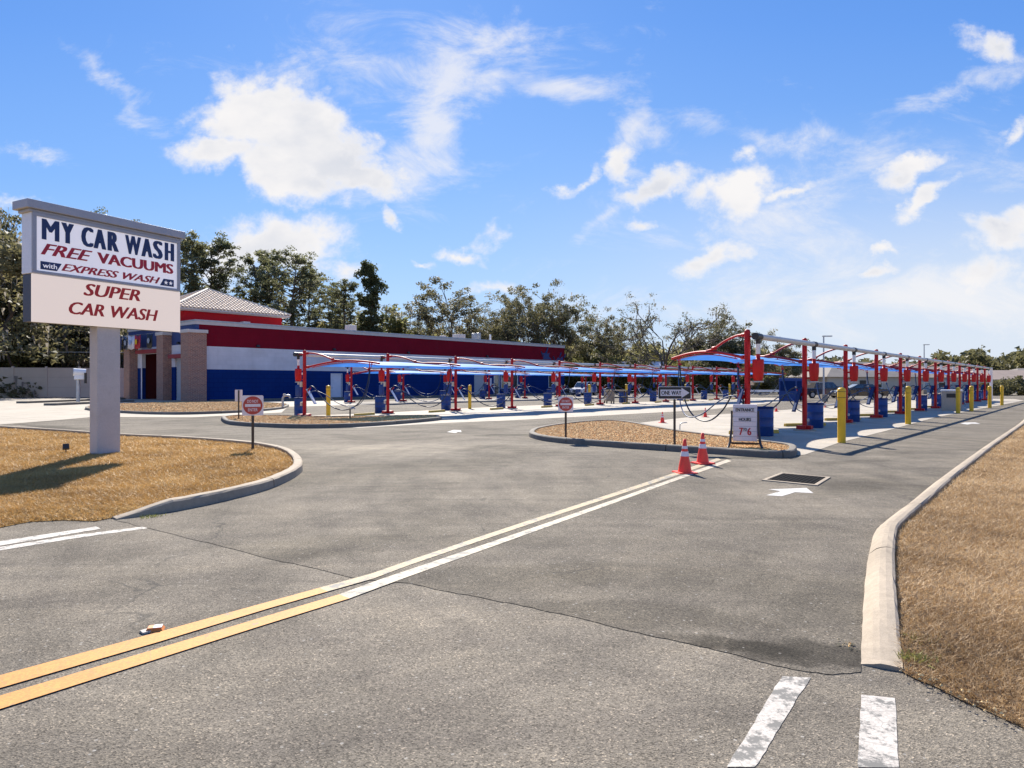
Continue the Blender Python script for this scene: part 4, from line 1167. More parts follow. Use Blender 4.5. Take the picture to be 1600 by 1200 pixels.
    for kk in (-1,):
        mb.prism([onb(k0, wd / 2 - f) - v * .042, onb(k0, -wd / 2 + f) - v * .042, onb(k1, -wd / 2 + f) - v * .042, onb(k1, wd / 2 - f) - v * .042], v * .004)
    mb.build('rack_panel', M[m2], bo)
    mb = MB(); mb.tube([(0, 0, z1 - .05), A + Vector((0, 0, z1 - .04))], .02, 6); mb.build('rack_arm', M['red'], root)
    return root

def loc(v):  # world direction -> row frame
    v = Vector((v[0], v[1], 0)); return (v.dot(U), -v.dot(Nn))
dP = loc((-.25, .97)); dL = loc((.87, -.49))
ORD = ['first', 'second', 'third', 'fourth', 'fifth', 'sixth', 'seventh', 'eighth', 'ninth', 'tenth', 'eleventh', 'twelfth']
stP = make_station('vacuum_station', dP, -.3, (*loc((-1, .1)), .62, 1.42, .22, .34, 'board', 'signgrey'), [(0.02, -.13, 1.58, .1, .12, 'beige'), (0, -.11, .35, .08, .1, 'galv')])
stL = make_station('vacuum_station', dL, .5, (*loc((1, -.1)), .62, 1.30, .38, .3, 'boardlt', 'signwhite'), [(-.02, .13, 1.52, .2, .24, 'beige'), (-.05, .12, .62, .14, .18, 'beige'), (.0, .12, 2.0, .1, .1, 'white')], True)
HV = {}
def vary_hoses(o, d, k):
    """hoses hang a little differently at every post: four shapes, shared"""
    for ch in children_of(o):
        nm = ch.name.split('.')[0]
        if nm not in ('hose', 'air_hose') or k % 5 == 0: continue
        key = (ch.data.name, k % 5)
        if key not in HV:
            rg = random.Random(k * 7 + len(nm)); me = ch.data.copy(); a, b_, c_ = rg.uniform(-.12, .14), rg.uniform(-.35, .35), rg.uniform(-.3, .3)
            dv = Vector((d[0], d[1], 0)).normalized(); q = Vector((-dv.y, dv.x, 0))
            for v_ in me.vertices:
                r_ = v_.co.dot(dv); e = math.sin(math.pi * min(1, max(0, (r_ - .3) / 3.6))) ** 1.0
                v_.co += Vector((0, 0, a * e)) + dv * (b_ * e * (1 if v_.co.z < 1.5 else .3)) + q * c_ * e
            HV[key] = me
        ch.data = HV[key]
def run_row(proto, pts, what, grp):
    out = []
    for i, p in enumerate(pts):
        o = proto if i == 0 else copy_tree(proto)
        o.location = (p.x, p.y, .01)
        tag(o, what(i), 'vacuum station', grp); out.append(o)
        if i % 5: vary_hoses(o, dP if pts is P_ else dL, i)
    return out
run_row(stP, P_, lambda i: f'red vacuum post with hose, {ORD[i]} from the message board along the narrow lane', 'red vacuum stations of the lane-side row')
run_row(stL, L_, lambda i: f'red vacuum post with hose, {ORD[i]} from the long gravel island on the middle pad', 'red vacuum stations of the middle row')
stB = copy_tree(stL)
run_row(stB, B_, lambda i: f'red vacuum post along the blue wall, {ORD[i]} from the brick pillars', 'red vacuum stations of the wall-side row')

# fabric canopies between neighbouring rafters
def canopy(A, Bp, d, r0, r1, conc, label, grp, mesh=None):
    d = Vector((d[0], d[1], 0)).normalized()
    NU, NV = 14, 12
    vs = []; fs = []
    D = Bp - A
    for j in range(NV + 1):
        t = j / NV; e = math.sin(math.pi * t)
        for i in range(NU + 1):
            s = i / NU
            a0 = r0 + conc * e; a1 = r1 - conc * e
            r = a0 + (a1 - a0) * s
            z = zr(r) - .10 + .10 * e * math.sin(math.pi * s) - .07 * e * (1 - math.sin(math.pi * s))
            p = D * (.012 + .976 * t) + d * r
            vs.append((p.x, p.y, z))
    for j in range(NV):
        for i in range(NU):
            a = j * (NU + 1) + i; fs.append((a, a + 1, a + NU + 2, a + NU + 1))
    root = None
    if mesh is None:
        mb = MB(); mb.add(vs, fs, True)
        o = mb.build('shade_canopy', M['fabric'])
        md = o.modifiers.new('thickness', 'SOLIDIFY'); md.thickness = .006
    else:
        o = mesh.copy(); link(o)
    o.location = (A.x, A.y, .01)
    return tag(o, label, 'canopy', grp)
def canopies(pts, d, r0, r1, cc, what, grp):
    m = None
    for i in range(len(pts) - 1):
        o = canopy(pts[i], pts[i + 1], d, r0, r1, cc, what(i), grp, m)
        m = m or o
canopies(P_, (-.25, .97), .18, 4.1, .8, lambda i: f'blue fabric shade between the {ORD[i]} and {ORD[i+1]} red posts of the lane-side row', 'blue shade canopies of the lane-side row')
canopies(L_, (.87, -.49), .9, 4.3, .5, lambda i: f'blue fabric shade between the {ORD[i]} and {ORD[i+1]} red posts of the middle row', 'blue shade canopies of the middle row')
canopies(B_, (.87, -.49), .9, 4.3, .5, lambda i: f'blue fabric shade between the {ORD[i]} and {ORD[i+1]} red posts of the wall-side row', 'blue shade canopies of the wall-side row')

# ducts
def duct(pts, off, z, name_label, r=.082, down=False, ext=.12):
    root = empty('vacuum_duct', (pts[0].x, pts[0].y, 0), 0, name_label, 'duct')
    o0 = Vector(root.location)
    Q = [p + Nn * off - o0 + Vector((0, 0, z)) for p in pts]
    dr = (Q[1] - Q[0]).normalized()
    mb = MB(); mb.tube([Q[0] - dr * (ext + .1), Q[0] - dr * (ext - .02)], r + .018, 16); mb.build('end_cap', M['coupling'], root)
    mb = MB(); mb.tube([Q[0] - dr * .11, Q[0] + dr * .16], r + .012, 16); mb.build('tee', M['coupling'], root)
    for i in range(len(Q) - 1):
        a = Q[i] + dr * .16; b = Q[i + 1] - dr * .11
        mb = MB(); mb.tube([a, b], r, 16); mb.build('pipe_section', M['duct'], root)
        mb = MB(); mb.tube([Q[i + 1] - dr * .109, Q[i + 1] + dr * .159], r + .012, 12); mb.build('tee', M['coupling'], root)
    e = Q[-1] + dr * .16
    e2 = e + dr * 1.6
    mb = MB(); mb.tube([e, e2], r, 12); mb.build('pipe_section', M['duct'], root)
    if down:
        mb = MB(); mb.tube([e2 + Vector((0, 0, .09)), e2 + Vector((0, 0, -z + .05 ))], r * 1.35, 12); mb.build('downpipe', M['white'], root)
    for q in Q:
        mb = MB(); mb.tube([q, q - Nn * off], .02, 6); mb.build('support_arm', M['red'], root)
duct(P_, .3, 2.87, 'long grey pipe carried along the tops of the lane-side row of red posts', down=True)
duct(L_, -.5, 2.9, 'long white pipe behind the tops of the middle row of red posts')
duct(B_, -.5, 2.9, 'long grey pipe behind the tops of the wall-side row of red posts')

# drums
def make_drum():
    root = empty('drum', (0, 0, 0))
    mb = MB(); mb.lathe([(.27, 0), (.285, .015), (.285, .28), (.297, .295), (.285, .31), (.285, .55), (.297, .565), (.285, .58), (.285, .83)], seg=24); mb.build('barrel', M['blue'], root)
    mb = MB(); mb.lathe([(.30, .82), (.302, .865), (.285, .875), (.10, .88), (.10, .86), (.0, .86)], seg=24); mb.build('lid', M['board'], root)
    return root
dr0 = make_drum(); drums = []
first = True
for row, pts, (a, b), wh in (('lane-side', P_, (1.75, -.2), 'right of'), ('middle', L_, (.8, -1.6), 'behind'), ('wall-side', B_, (.8, -1.6), 'behind')):
    for i, p in enumerate(pts):
        o = dr0 if first else copy_tree(dr0); first = False
        q = p + U * a + Nn * b; o.location = (q.x, q.y, .01); o.rotation_euler[2] = random.uniform(0, 6)
        tag(o, f'blue steel drum {wh} the {ORD[i]} red post of the {row} row', 'drum', 'blue drums beside the vacuum posts')

# wheel stops
def make_stop():
    mb = MB(); mb.prism([(-.075, 0), (.075, 0), (.06, .10), (.045, .125), (-.045, .125), (-.06, .10)] and [(-.85, -.08, 0), (-.85, .08, 0), (-.85, .055, .11), (-.85, -.055, .11)], (1.7, 0, 0))
    return mb.build('wheel_stop', M['wstop'], None, bevel=.015)
ws = make_stop(); first = True
for row, pts, rel, ang in (('lane-side', P_, (1.0, 2.3), R(14)), ('middle', L_[1:], (-.9, -1.3), R(60))):
    for i, p in enumerate(pts):
        o = ws if first else ws.copy()
        if not first: link(o)
        first = False
        o.location = (p.x + rel[0], p.y + rel[1], .012); o.rotation_euler = (0, 0, ang)
        if row == 'middle': o.scale = (.8, 1, 1)
        k = i + (row == 'middle')
        tag(o, f'worn yellow concrete wheel stop by the {ORD[k]} red post of the {row} row', 'wheel stop', 'yellow wheel stops')

# little pipes
p = G(1068, 675); p.z = .01
root = empty('bent_pipe', p, 0, 'bent grey pipe rail at the edge of the gravel behind the one way sign', 'pipe')
mb = MB(); mb.tube(catmull([(-.12, -.02, -.02), (-.12, -.02, .18), (-.1, -.02, .26), (.0, 0, .29), (.12, .02, .30)], 4), .016, 8); mb.build('pipe', M['galv'], root)
mb = MB(); mb.tube([(-.12, -.02, .0), (-.12, -.02, .05)], .03, 8); mb.build('pipe_foot', M['galv'], root)
p = G(547, 655, .09); p.z = .09
root = empty('standpipe', p, 0, 'small dark standpipe with tap in the long gravel island', 'pipe')
mb = MB(); mb.tube([(0, 0, -.02), (0, 0, .45)], .03, 8); mb.build('riser', M['dkbrown'], root)
mb = MB(); mb.tube([(0, 0, .42), (.16, .02, .47), (.2, .02, .42)], .03, 8); mb.build('tap', M['galv'], root)
p = G(442, 636, .09)
root = empty('backflow_valve', p, 0, 'small grey pipe elbow standing at the end of the rear gravel bed', 'pipe')
mb = MB(); mb.tube(catmull([(0, 0, 0), (0, 0, .55), (.15, 0, .7), (.4, 0, .7), (.45, 0, .55)], 4), .07, 8); mb.build('pipe', M['galv'], root)
mb = MB(); mb.tube([(.1, 0, .7), (.1, 0, .82)], .09, 8); mb.build('valve_wheel', M['galv'], root)

# ------------------------------------------------------------------ car wash building
BH = 7.07
bld = empty('car_wash_building', C0, BA, 'long red, white and blue car wash building with brick pillars and a tiled pyramid roof', 'building')
def wall_run(mb, axis, a0, a1, z0, z1, off, th, ops):
    """wall along x (axis 0, face at y=off) or y (axis 1, face at x=off) with openings"""
    cuts = sorted({a0, a1, *[c for o in ops for c in o[:2] if a0 < c < a1]})
    for c0, c1 in zip(cuts[:-1], cuts[1:]):
        mid = (c0 + c1) / 2
        spans = [(z0, z1)]
        for (p, q, lo, hi) in ops:
            if p < mid < q:
                ns = []
                for (s, e) in spans:
                    if hi <= s or lo >= e: ns.append((s, e)); continue
                    if lo > s: ns.append((s, lo))
                    if hi < e: ns.append((hi, e))
                spans = ns
        for s, e in spans:
            if axis == 0: mb.bb(c0, c1, off, off + th, s, e)
            else: mb.bb(off, off + th, c0, c1, s, e)
def px_t(px, w=0.0):
    r = (px - 800) / F
    ox = C0.x - Nn.x * w; oy = C0.y - Nn.y * w
    return (r * oy - ox) / (U.x - r * U.y)
LB = 53.9
# openings along the long wall
tdoor = (px_t(517.5), px_t(534)); gdoor = (px_t(741), px_t(757)); gl = (px_t(771.5), px_t(780)); w1 = (px_t(782.5), px_t(809)); w2 = (px_t(857), px_t(869))
ops = [(*tdoor, 0, 2.55), (*gdoor, 0, 2.75), (*gl, 0, 2.7), (*w1, .85, 2.7), (*w2, .9, 2.7)]
for nm, z0, z1, mt in (('blue_wall', 0, 2.78, 'wblue'), ('white_wall', 2.78, 4.80, 'wwhite'), ('red_wall', 4.80, 6.66, 'wred')):
    mb = MB(); wall_run(mb, 0, .31, LB, z0, z1, 0, .3, ops); mb.build(nm, M[mt], bld)
# front wall (x = 0)
FA = (6.6, 11.2, 0, 4.35); FB = (1.45, 4.0, 0, 3.75)
WB = 14.6
for nm, z0, z1, mt in (('front_blue_wall', 0, 3.02, 'wblue'), ('front_white_wall', 3.02, 4.98, 'wwhite'), ('front_upper_wall', 4.98, 6.66, 'wblue2')):
    mb = MB(); wall_run(mb, 1, 0, WB, z0, z1, 0, .305, [FA, FB]); mb.build(nm, M[mt], bld)
mb = MB(); mb.bb(.31, LB, WB - .3, WB, 0, 6.66); mb.bb(LB - .3, LB, .3, WB - .3, 0, 6.66); mb.build('rear_wall', M['wred'], bld)
mb = MB(); mb.bb(.3, LB - .3, .3, WB - .3, 6.3, 6.4); mb.build('roof', M['cap'], bld)
mb = MB()
mb.bb(-.06, LB + .06, -.07, .32, 6.66, 6.93); mb.bb(-.06, .33, .32, WB + .05, 6.66, 6.93); mb.bb(LB - .33, LB + .06, .32, WB + .05, 6.66, 6.93)
mb.build('cornice', M['trim'], bld)
mb = MB()
mb.bb(-.1, LB + .1, -.11, .36, 6.93, 7.07); mb.bb(-.1, .36, .36, WB + .08, 6.93, 7.07); mb.bb(LB - .36, LB + .1, .36, WB + .08, 6.93, 7.07)
mb.build('parapet_cap', M['cap'], bld)
# tunnel interior and roll door
mb = MB(); mb.bb(4.5, 4.6, 6.0, 12, 0, 4.6); mb.bb(.31, 4.5, 6.2, 6.3, 0, 4.6); mb.bb(.31, 4.5, 11.4, 11.5, 0, 4.6); mb.bb(.31, 4.5, 6.3, 11.4, 4.5, 4.6); mb.build('tunnel_interior', M['inred'], bld)
for k in range(9):
    mb = MB(); mb.bb(1.0, 1.03, 6.75 + k * .36, 7.0 + k * .36, .5, 4.0); mb.build('wash_curtain', M['awn'], bld)
rd = None
mb = MB(); mb.bb(.16, .2, FB[0], FB[1], 0, 3.75); rd = mb.build('roll_door', M['grey'], bld)
for k in range(12):
    mb = MB(); mb.bb(.13, .16, FB[0], FB[1], .02 + k * .31, .29 + k * .31); mb.build('door_slat', M['grey'], rd)
mb = MB(); mb.bb(-.55, .0, FA[0] - .25, FA[1] + .25, 4.38, 4.72); mb.build('awning', M['awn'], bld)
mb = MB(); mb.bb(-.55, .0, FB[0] - .2, FB[1] + .2, 3.78, 4.12); mb.build('awning', M['awn'], bld)
for y in (FA[0] - .1, FA[1] + .1):
    mb = MB(); mb.bb(-.04, -.002, y - .1, y + .1, 0, 4.3); mb.build('door_jamb', M['signwhite'], bld)
# pillars
for (x0, x1, y0, y1) in ((-.75, .8, -.38, 1.15), (-.75, -.0, 4.7, 6.1), (-.75, .0, 12.3, 13.7)):
    mb = MB(); mb.bb(x0, x1, y0, y1, 0, 5.88) if x1 > .1 else mb.bb(x0, x1 - .003, y0, y1, 0, 5.88)
    pl = mb.build('brick_pillar', M['brick'], bld)
    mb = MB(); mb.bb(x0 - .1, x1 + (.1 if x1 > .1 else -.003), y0 - .1, y1 + .1, 5.883, 6.18); mb.build('pillar_cap', M['trim'], pl, bevel=.03)
# wall lamps
for px in (402, 521, 637, 760): 
    t = px_t(px)
    mb = MB(); mb.box((t, -.14, 5.0), (.35, .26, .2), 0, .6); mb.build('wall_light', M['black'], bld)
for y in (3.0, 9.0):
    mb = MB(); mb.box((-.15, y, 5.15), (.26, .35, .2), 0, .6); mb.build('wall_light', M['black'], bld)
# doors and windows of the long wall
mb = MB(); mb.bb(tdoor[0], tdoor[1], .10, .15, 0, 2.5); dd = mb.build('door', M['door'], bld)
mb = MB(); mb.bb(tdoor[0] + .12, tdoor[0] + .2, .06, .10, 1.02, 1.12); mb.build('handle', M['galv'], dd)
mb = MB(); mb.bb(tdoor[0] - .06, tdoor[0], -.02, .1, 0, 2.55); mb.bb(tdoor[1], tdoor[1] + .06, -.02, .1, 0, 2.55); mb.bb(tdoor[0], tdoor[1], -.02, .1, 2.5, 2.552); mb.build('door_frame', M['door'], dd)
mb = MB(); mb.bb(gdoor[0], gdoor[1], .08, .12, 0, 2.75); gd = mb.build('service_door', M['grey'], bld)
for k in range(8):
    mb = MB(); mb.bb(gdoor[0], gdoor[1], .055, .08, .02 + k * .34, .33 + k * .34); mb.build('door_slat', M['grey'], gd)
def window(t0, t1, z0, z1, nv, nh=0):
    mb = MB(); f = .07
    for (a, b, c, d) in ((t0, t1, z0, z0 + f), (t0, t1, z1 - f, z1), (t0, t0 + f, z0 + f, z1 - f), (t1 - f, t1, z0 + f, z1 - f)): mb.bb(a, b, -.03, .1, c, d)
    for k in range(nv):
        x = t0 + (t1 - t0) * (k + 1) / (nv + 1); mb.bb(x - .03, x + .03, -.02, .09, z0 + f, z1 - f)
    wn = mb.build('window', M['white'], bld)
    for k in range(nv + 1):
        a = t0 + (t1 - t0) * k / (nv + 1) + .03; b = t0 + (t1 - t0) * (k + 1) / (nv + 1) - .03
        mb = MB(); mb.bb(a, b, .06, .075, z0 + f, z1 - f); mb.build('pane', M['glass'], wn)
window(*gl, .02, 2.7, 0); window(*w1, .85, 2.7, 2); window(*w2, .9, 2.7, 0)
mb = MB(); mb.bb(px_t(764.5), px_t(768), -.03, -.002, 1.2, 2.2); mb.build('notice', M['signwhite'], bld)
# painted emblem near the far corner: blue shape with dark strokes
mb = MB()
def pw(px, py):
    t = px_t(px); Y = (C0 + U * t).y
    return (t, -.012, CH - (py - HZ) / F * Y)
mb.prism([pw(*p) for p in ((848, 561.8), (850, 556), (846.5, 551), (851, 552), (853.5, 548), (856, 553), (859, 551), (857.5, 557), (862, 561.8))], (0, .01, 0))
mb.build('wall_emblem', M['wblue2'], bld)
mb = MB()
mb.prism([pw(*p) for p in ((869, 562.5), (872, 558), (875, 560), (879, 556.5), (880, 562.5))], (0, .01, 0))
mb.build('wall_emblem', M['wblue2'], bld)
for a, b in (((845, 549), (848, 558)), ((855.5, 543.5), (853, 552)), ((864, 557), (866, 562)), ((876.5, 551), (874, 558)), ((883, 553), (881, 559))):
    A, Bq = Vector(pw(*a)), Vector(pw(*b)); A.y = Bq.y = -.03
    mb = MB(); mb.tube([A, Bq], .12, 5); mb.build('emblem_stroke', M['navy'], bld)
# roof vents
for px, w, h, mt in ((548, .9, .8, 'trim'), (717, 1.2, .7, 'trim'), (741, .5, 1.0, 'galv'), (748, .4, 1.1, 'galv'), (766, .2, 1.0, 'white'), (348 + 35, .7, .35, 'trim'), (692, .6, .4, 'trim')):
    t = px_t(px, 2.5)
    mb = MB(); mb.box((t, 2.5, 6.4 + (h + .65) / 2), (w, w, h + .65)); vv = mb.build('roof_vent', M[mt], bld, bevel=.03)
# tower with tiled pyramid roof
mb = MB(); mb.bb(.5, 10.2, 3.3, 13.3, 6.4, 8.1); mb.build('tower_wall', M['tred'], bld)
ex0, ex1, ey0, ey1, ez, az = -.7, 10.85, 2.7, 14.1, 8.35, 10.9
mb = MB(); mb.bb(ex0 + .25, ex1 - .25, ey0 + .25, ey1 - .25, 8.101, 8.2); mb.bb(ex0 + .05, ex1 - .05, ey0 + .05, ey1 - .05, 8.2, 8.33); mb.build('fascia', M['trim'], bld)
mb = MB(); ap = Vector(((ex0 + ex1) / 2, (ey0 + ey1) / 2, az)); cs = [Vector((ex0, ey0, ez)), Vector((ex1, ey0, ez)), Vector((ex1, ey1, ez)), Vector((ex0, ey1, ez))]
mb.add([*cs, ap], [(0, 1, 4), (1, 2, 4), (2, 3, 4), (3, 0, 4), (3, 2, 1, 0)]); rf = mb.build('tower_roof', M['tile'], bld)
mb = MB()
for f in range(4):
    A, Bq = cs[f], cs[(f + 1) % 4]; L = (Bq - A).length; e = (Bq - A).normalized(); mid = (A + Bq) / 2; slope = ap - mid; sl = slope.length; sd = slope.normalized(); nrm = e.cross(sd).normalized()
    if nrm.z < 0: nrm = -nrm
    n = int(L / .34)
    for i in range(n):
        x = (i + .5) / n; h = sl * (1 - abs(2 * x - 1)) ; base = A + e * (L * x)
        # straight up the slope until the hip
        m = int(h / .42)
        for k in range(m + 1):
            s0_ = k * .42; s1_ = min(h, s0_ + .46)
            if s1_ - s0_ < .08: continue
            r0, r1 = .13, .095
            p0 = base + sd * s0_; p1 = base + sd * s1_
            vs = []
            for p, r, lift in ((p0, r0, .05), (p1, r1, .0)):
                for a in (0, 60, 120, 180):
                    vs.append(p + e * (r * math.cos(R(a))) + nrm * (r * .8 * math.sin(R(a)) + lift))
            mb.add(vs, [(0, 1, 5, 4), (1, 2, 6, 5), (2, 3, 7, 6), (0, 3, 2, 1)])
tag(mb.build('roof_tiles', M['tile'], rf), kind='stuff')
for c_ in cs:
    mb = MB(); mb.tube([c_ + Vector((0, 0, .06)), ap + Vector((0, 0, .06))], .12, 6); mb.build('hip_cap', M['tile'], rf)
# downspouts at pillar
# flags on a line over the tunnel entrance
fy = {0: (14.2, 'navy', 'navy flag with pale round emblem, leftmost beside the sign pole'), 1: (12.3, 'carnavy', 'dark blue flag second from the sign pole over the tunnel'), 2: (11.15, 'signwhite', 'white flag with blue emblem hanging over the tunnel entrance'), 3: (9.7, 'txtred', 'red flag with gold emblem hanging over the tunnel entrance'), 4: (6.9, 'black', 'black flag with grey emblem left of the middle brick pillar')}
MF = Matrix.Translation(C0) @ Matrix.Rotation(BA, 4, 'Z')
for k, (y, mt, lb) in fy.items():
    fr = empty('flag', MF @ Vector((-1.0, y, 0)), BA, lb, 'flag', 'flags over the tunnel entrance')
    vs = []; fs = []
    for i in range(9):
        for j in range(2):
            vs.append((.05 * math.sin(i * 1.3 + k) - (j * .05), -.72 + i * .18, 6.1 - j * 1.25 - .12 * math.sin(i * .5) ))
    for i in range(8): fs.append((i * 2, i * 2 + 1, i * 2 + 3, i * 2 + 2))
    mb = MB(); mb.add(vs, fs, True); o = mb.build('cloth', M[mt], fr); md = o.modifiers.new('t', 'SOLIDIFY'); md.thickness = .01
    mb = MB(); mb.prism([(-.16, .26 * math.cos(a * .6283), 5.45 + .26 * math.sin(a * .6283)) for a in range(10)], (.02, 0, 0)); mb.build('emblem', M['boardlt' if k == 2 else ('yellow' if k == 3 else 'signgrey')], fr)
    mb = MB(); mb.tube([(1.0, 0, 6.25), (0, 0, 6.12)], .02, 5); mb.tube([(0, -.74, 6.12), (0, .74, 6.12)], .02, 5); mb.build('flag_pole', M['galv'], fr)

# ------------------------------------------------------------------ pay station, fence, cable
p = G(122, 629, .1)
root = empty('pay_station', p, facing(p), 'pale pay station head on a thin post by the tunnel lanes', 'kiosk')
mb = MB(); mb.tube([(0, 0, 0), (0, 0, 1.75)], .13, 10); mb.build('post', M['galv'], root)
mb = MB(); mb.box((.1, 0, 2.05), (.75, .5, .6), 0, .8); mb.tube([(-.3, 0, 2.3), (.5, 0, 2.25)], .3, 10); mb.build('head', M['white'], root, bevel=.04)
mb = MB(); mb.box((.48, -.1, 1.85), (.18, .5, .8)); mb.build('screen', M['black'], root)
fa = AT(-260, 70, 600); fb = AT(205, 77, 600)
A = Vector((fa.x, fa.y, 0)); Bq = Vector((fb.x + 1, fb.y + .5, 0)); L = (Bq - A).length; e = (Bq - A).normalized()
fr = empty('panel_fence', A, math.atan2(e.y, e.x), 'tall tan precast panel fence below the dark trees on the left', 'fence')
npan = 9; wp = L / npan
for k in range(npan):
    for (z0, z1) in ((0, 1.1), (1.11, 2.2), (2.21, 3.25)):
        mb = MB(); mb.bb(k * wp + .12, (k + 1) * wp - .12, -.04, .04, z0, z1); mb.build('panel', M['fence'], fr)
for k in range(npan + 1):
    mb = MB(); mb.bb(k * wp - .11, k * wp + .11, -.1, .1, 0, 3.38); mb.build('fence_post', M['fence'], fr)
mb = MB(); mb.tube([(-66, 68, 4.9), (-50, 70, 4.75), (-38, 72, 4.8), (-20, 76, 5.1)], .02, 5)
tag(mb.build('overhead_cable', M['galv']), 'thin pale overhead cable crossing in front of the trees at left', 'cable')

# ------------------------------------------------------------------ lamp posts
def lamp_post(px, Y, top, lb, arms=1):
    b = AT(px, Y, HZ); z = CH - (top - HZ) / F * Y
    root = empty('lamp_post', (b.x, b.y, 0), 0, lb, 'lamp post', 'grey lamp posts')
    mb = MB(); mb.box((0, 0, .3), (.5, .5, .6)); mb.build('footing', M['conc'], root)
    mb = MB(); mb.tube([(0, 0, .6), (0, 0, z)], [.085, .06], 8); mb.build('pole', M['galv'], root)
    mb = MB(); mb.box((.3, 0, z + .04), (.75, .3, .09)); mb.build('lamp_head', M['galv'], root)
lamp_post(1287, 58, 526, 'tall grey lamp post between the second and third red posts')
lamp_post(1444, 95, 539, 'distant grey lamp post above the long pipe at right')
# white pipe gate
a = G(1158, 622); 
root = empty('pipe_rail', (AT(1158, 72, 600).x, 72, 0), 0, 'low white rail on two posts beyond the first red post', 'rail')
mb = MB(); mb.bb(0, 5.2, -.05, .05, .62, .85); mb.build('rail', M['white'], root)
for x in (.1, 5.0):
    mb = MB(); mb.tube([(x, 0, 0), (x, 0, .62)], .06, 8); mb.build('rail_post', M['white'], root)

# ------------------------------------------------------------------ vending cabinets, bin, table
for i, (px, Y, w, lb) in enumerate(((1231, 60, 1.45, 'large blue vending cabinet seen between the first two red posts'), (1250, 64, .95, 'narrow blue vending cabinet behind the second red post'))):
    b = AT(px, Y, HZ)
    root = empty('vending_cabinet', (b.x, b.y, .0), facing(b), lb, 'cabinet')
    mb = MB(); mb.bb(-w / 2, w / 2, -.4, .4, 0, 2.0); mb.build('cabinet', M['blue'], root, bevel=.03)
    mb = MB(); mb.bb(-w / 2 + .12, w / 2 - .12, -.43, -.401, .9, 1.75); mb.build('display', M['board'], root)
    mb = MB(); mb.bb(-.06, .06, -.46, -.431, .5, .8); mb.build('handle', M['galv'], root)
p = G(1487, 641.5)
root = empty('litter_bin', p, facing(p), 'square pebbled concrete litter bin behind the third yellow bollard', 'bin')
mb = MB(); mb.bb(-.5, .5, -.4, .4, 0, 1.1); mb.build('bin_body', M['aggregate'], root, bevel=.03)
mb = MB(); mb.bb(-.54, .54, -.44, .44, 1.1, 1.2); mb.build('bin_top', M['white'], root, bevel=.03)
mb = MB(); mb.bb(-.25, .25, -.42, -.401, .75, .98); mb.build('bin_flap', M['black'], root)
p = G(962, 630.5)
root = empty('picnic_table', p, facing(p, .3), 'weathered wooden table with a bench between two red posts of the middle row', 'table')
mb = MB(); mb.bb(-.85, .85, -.4, .4, .98, 1.04); mb.build('tabletop', M['wood'], root)
mb = MB(); mb.bb(-.83, -.2, -.36, .36, .2, .98); mb.build('side_panel', M['wood'], root)
mb = MB(); mb.bb(-.15, .8, -.3, .3, .45, .52); mb.build('seat', M['black'], root)
for x in (-.8, .8, -.25):
    for y in (-.32, .32):
        mb = MB(); mb.bb(x - .04, x + .04, y - .04, y + .04, 0, .98 if x > 0 else .2); mb.build('leg', M['dkbrown'], root)

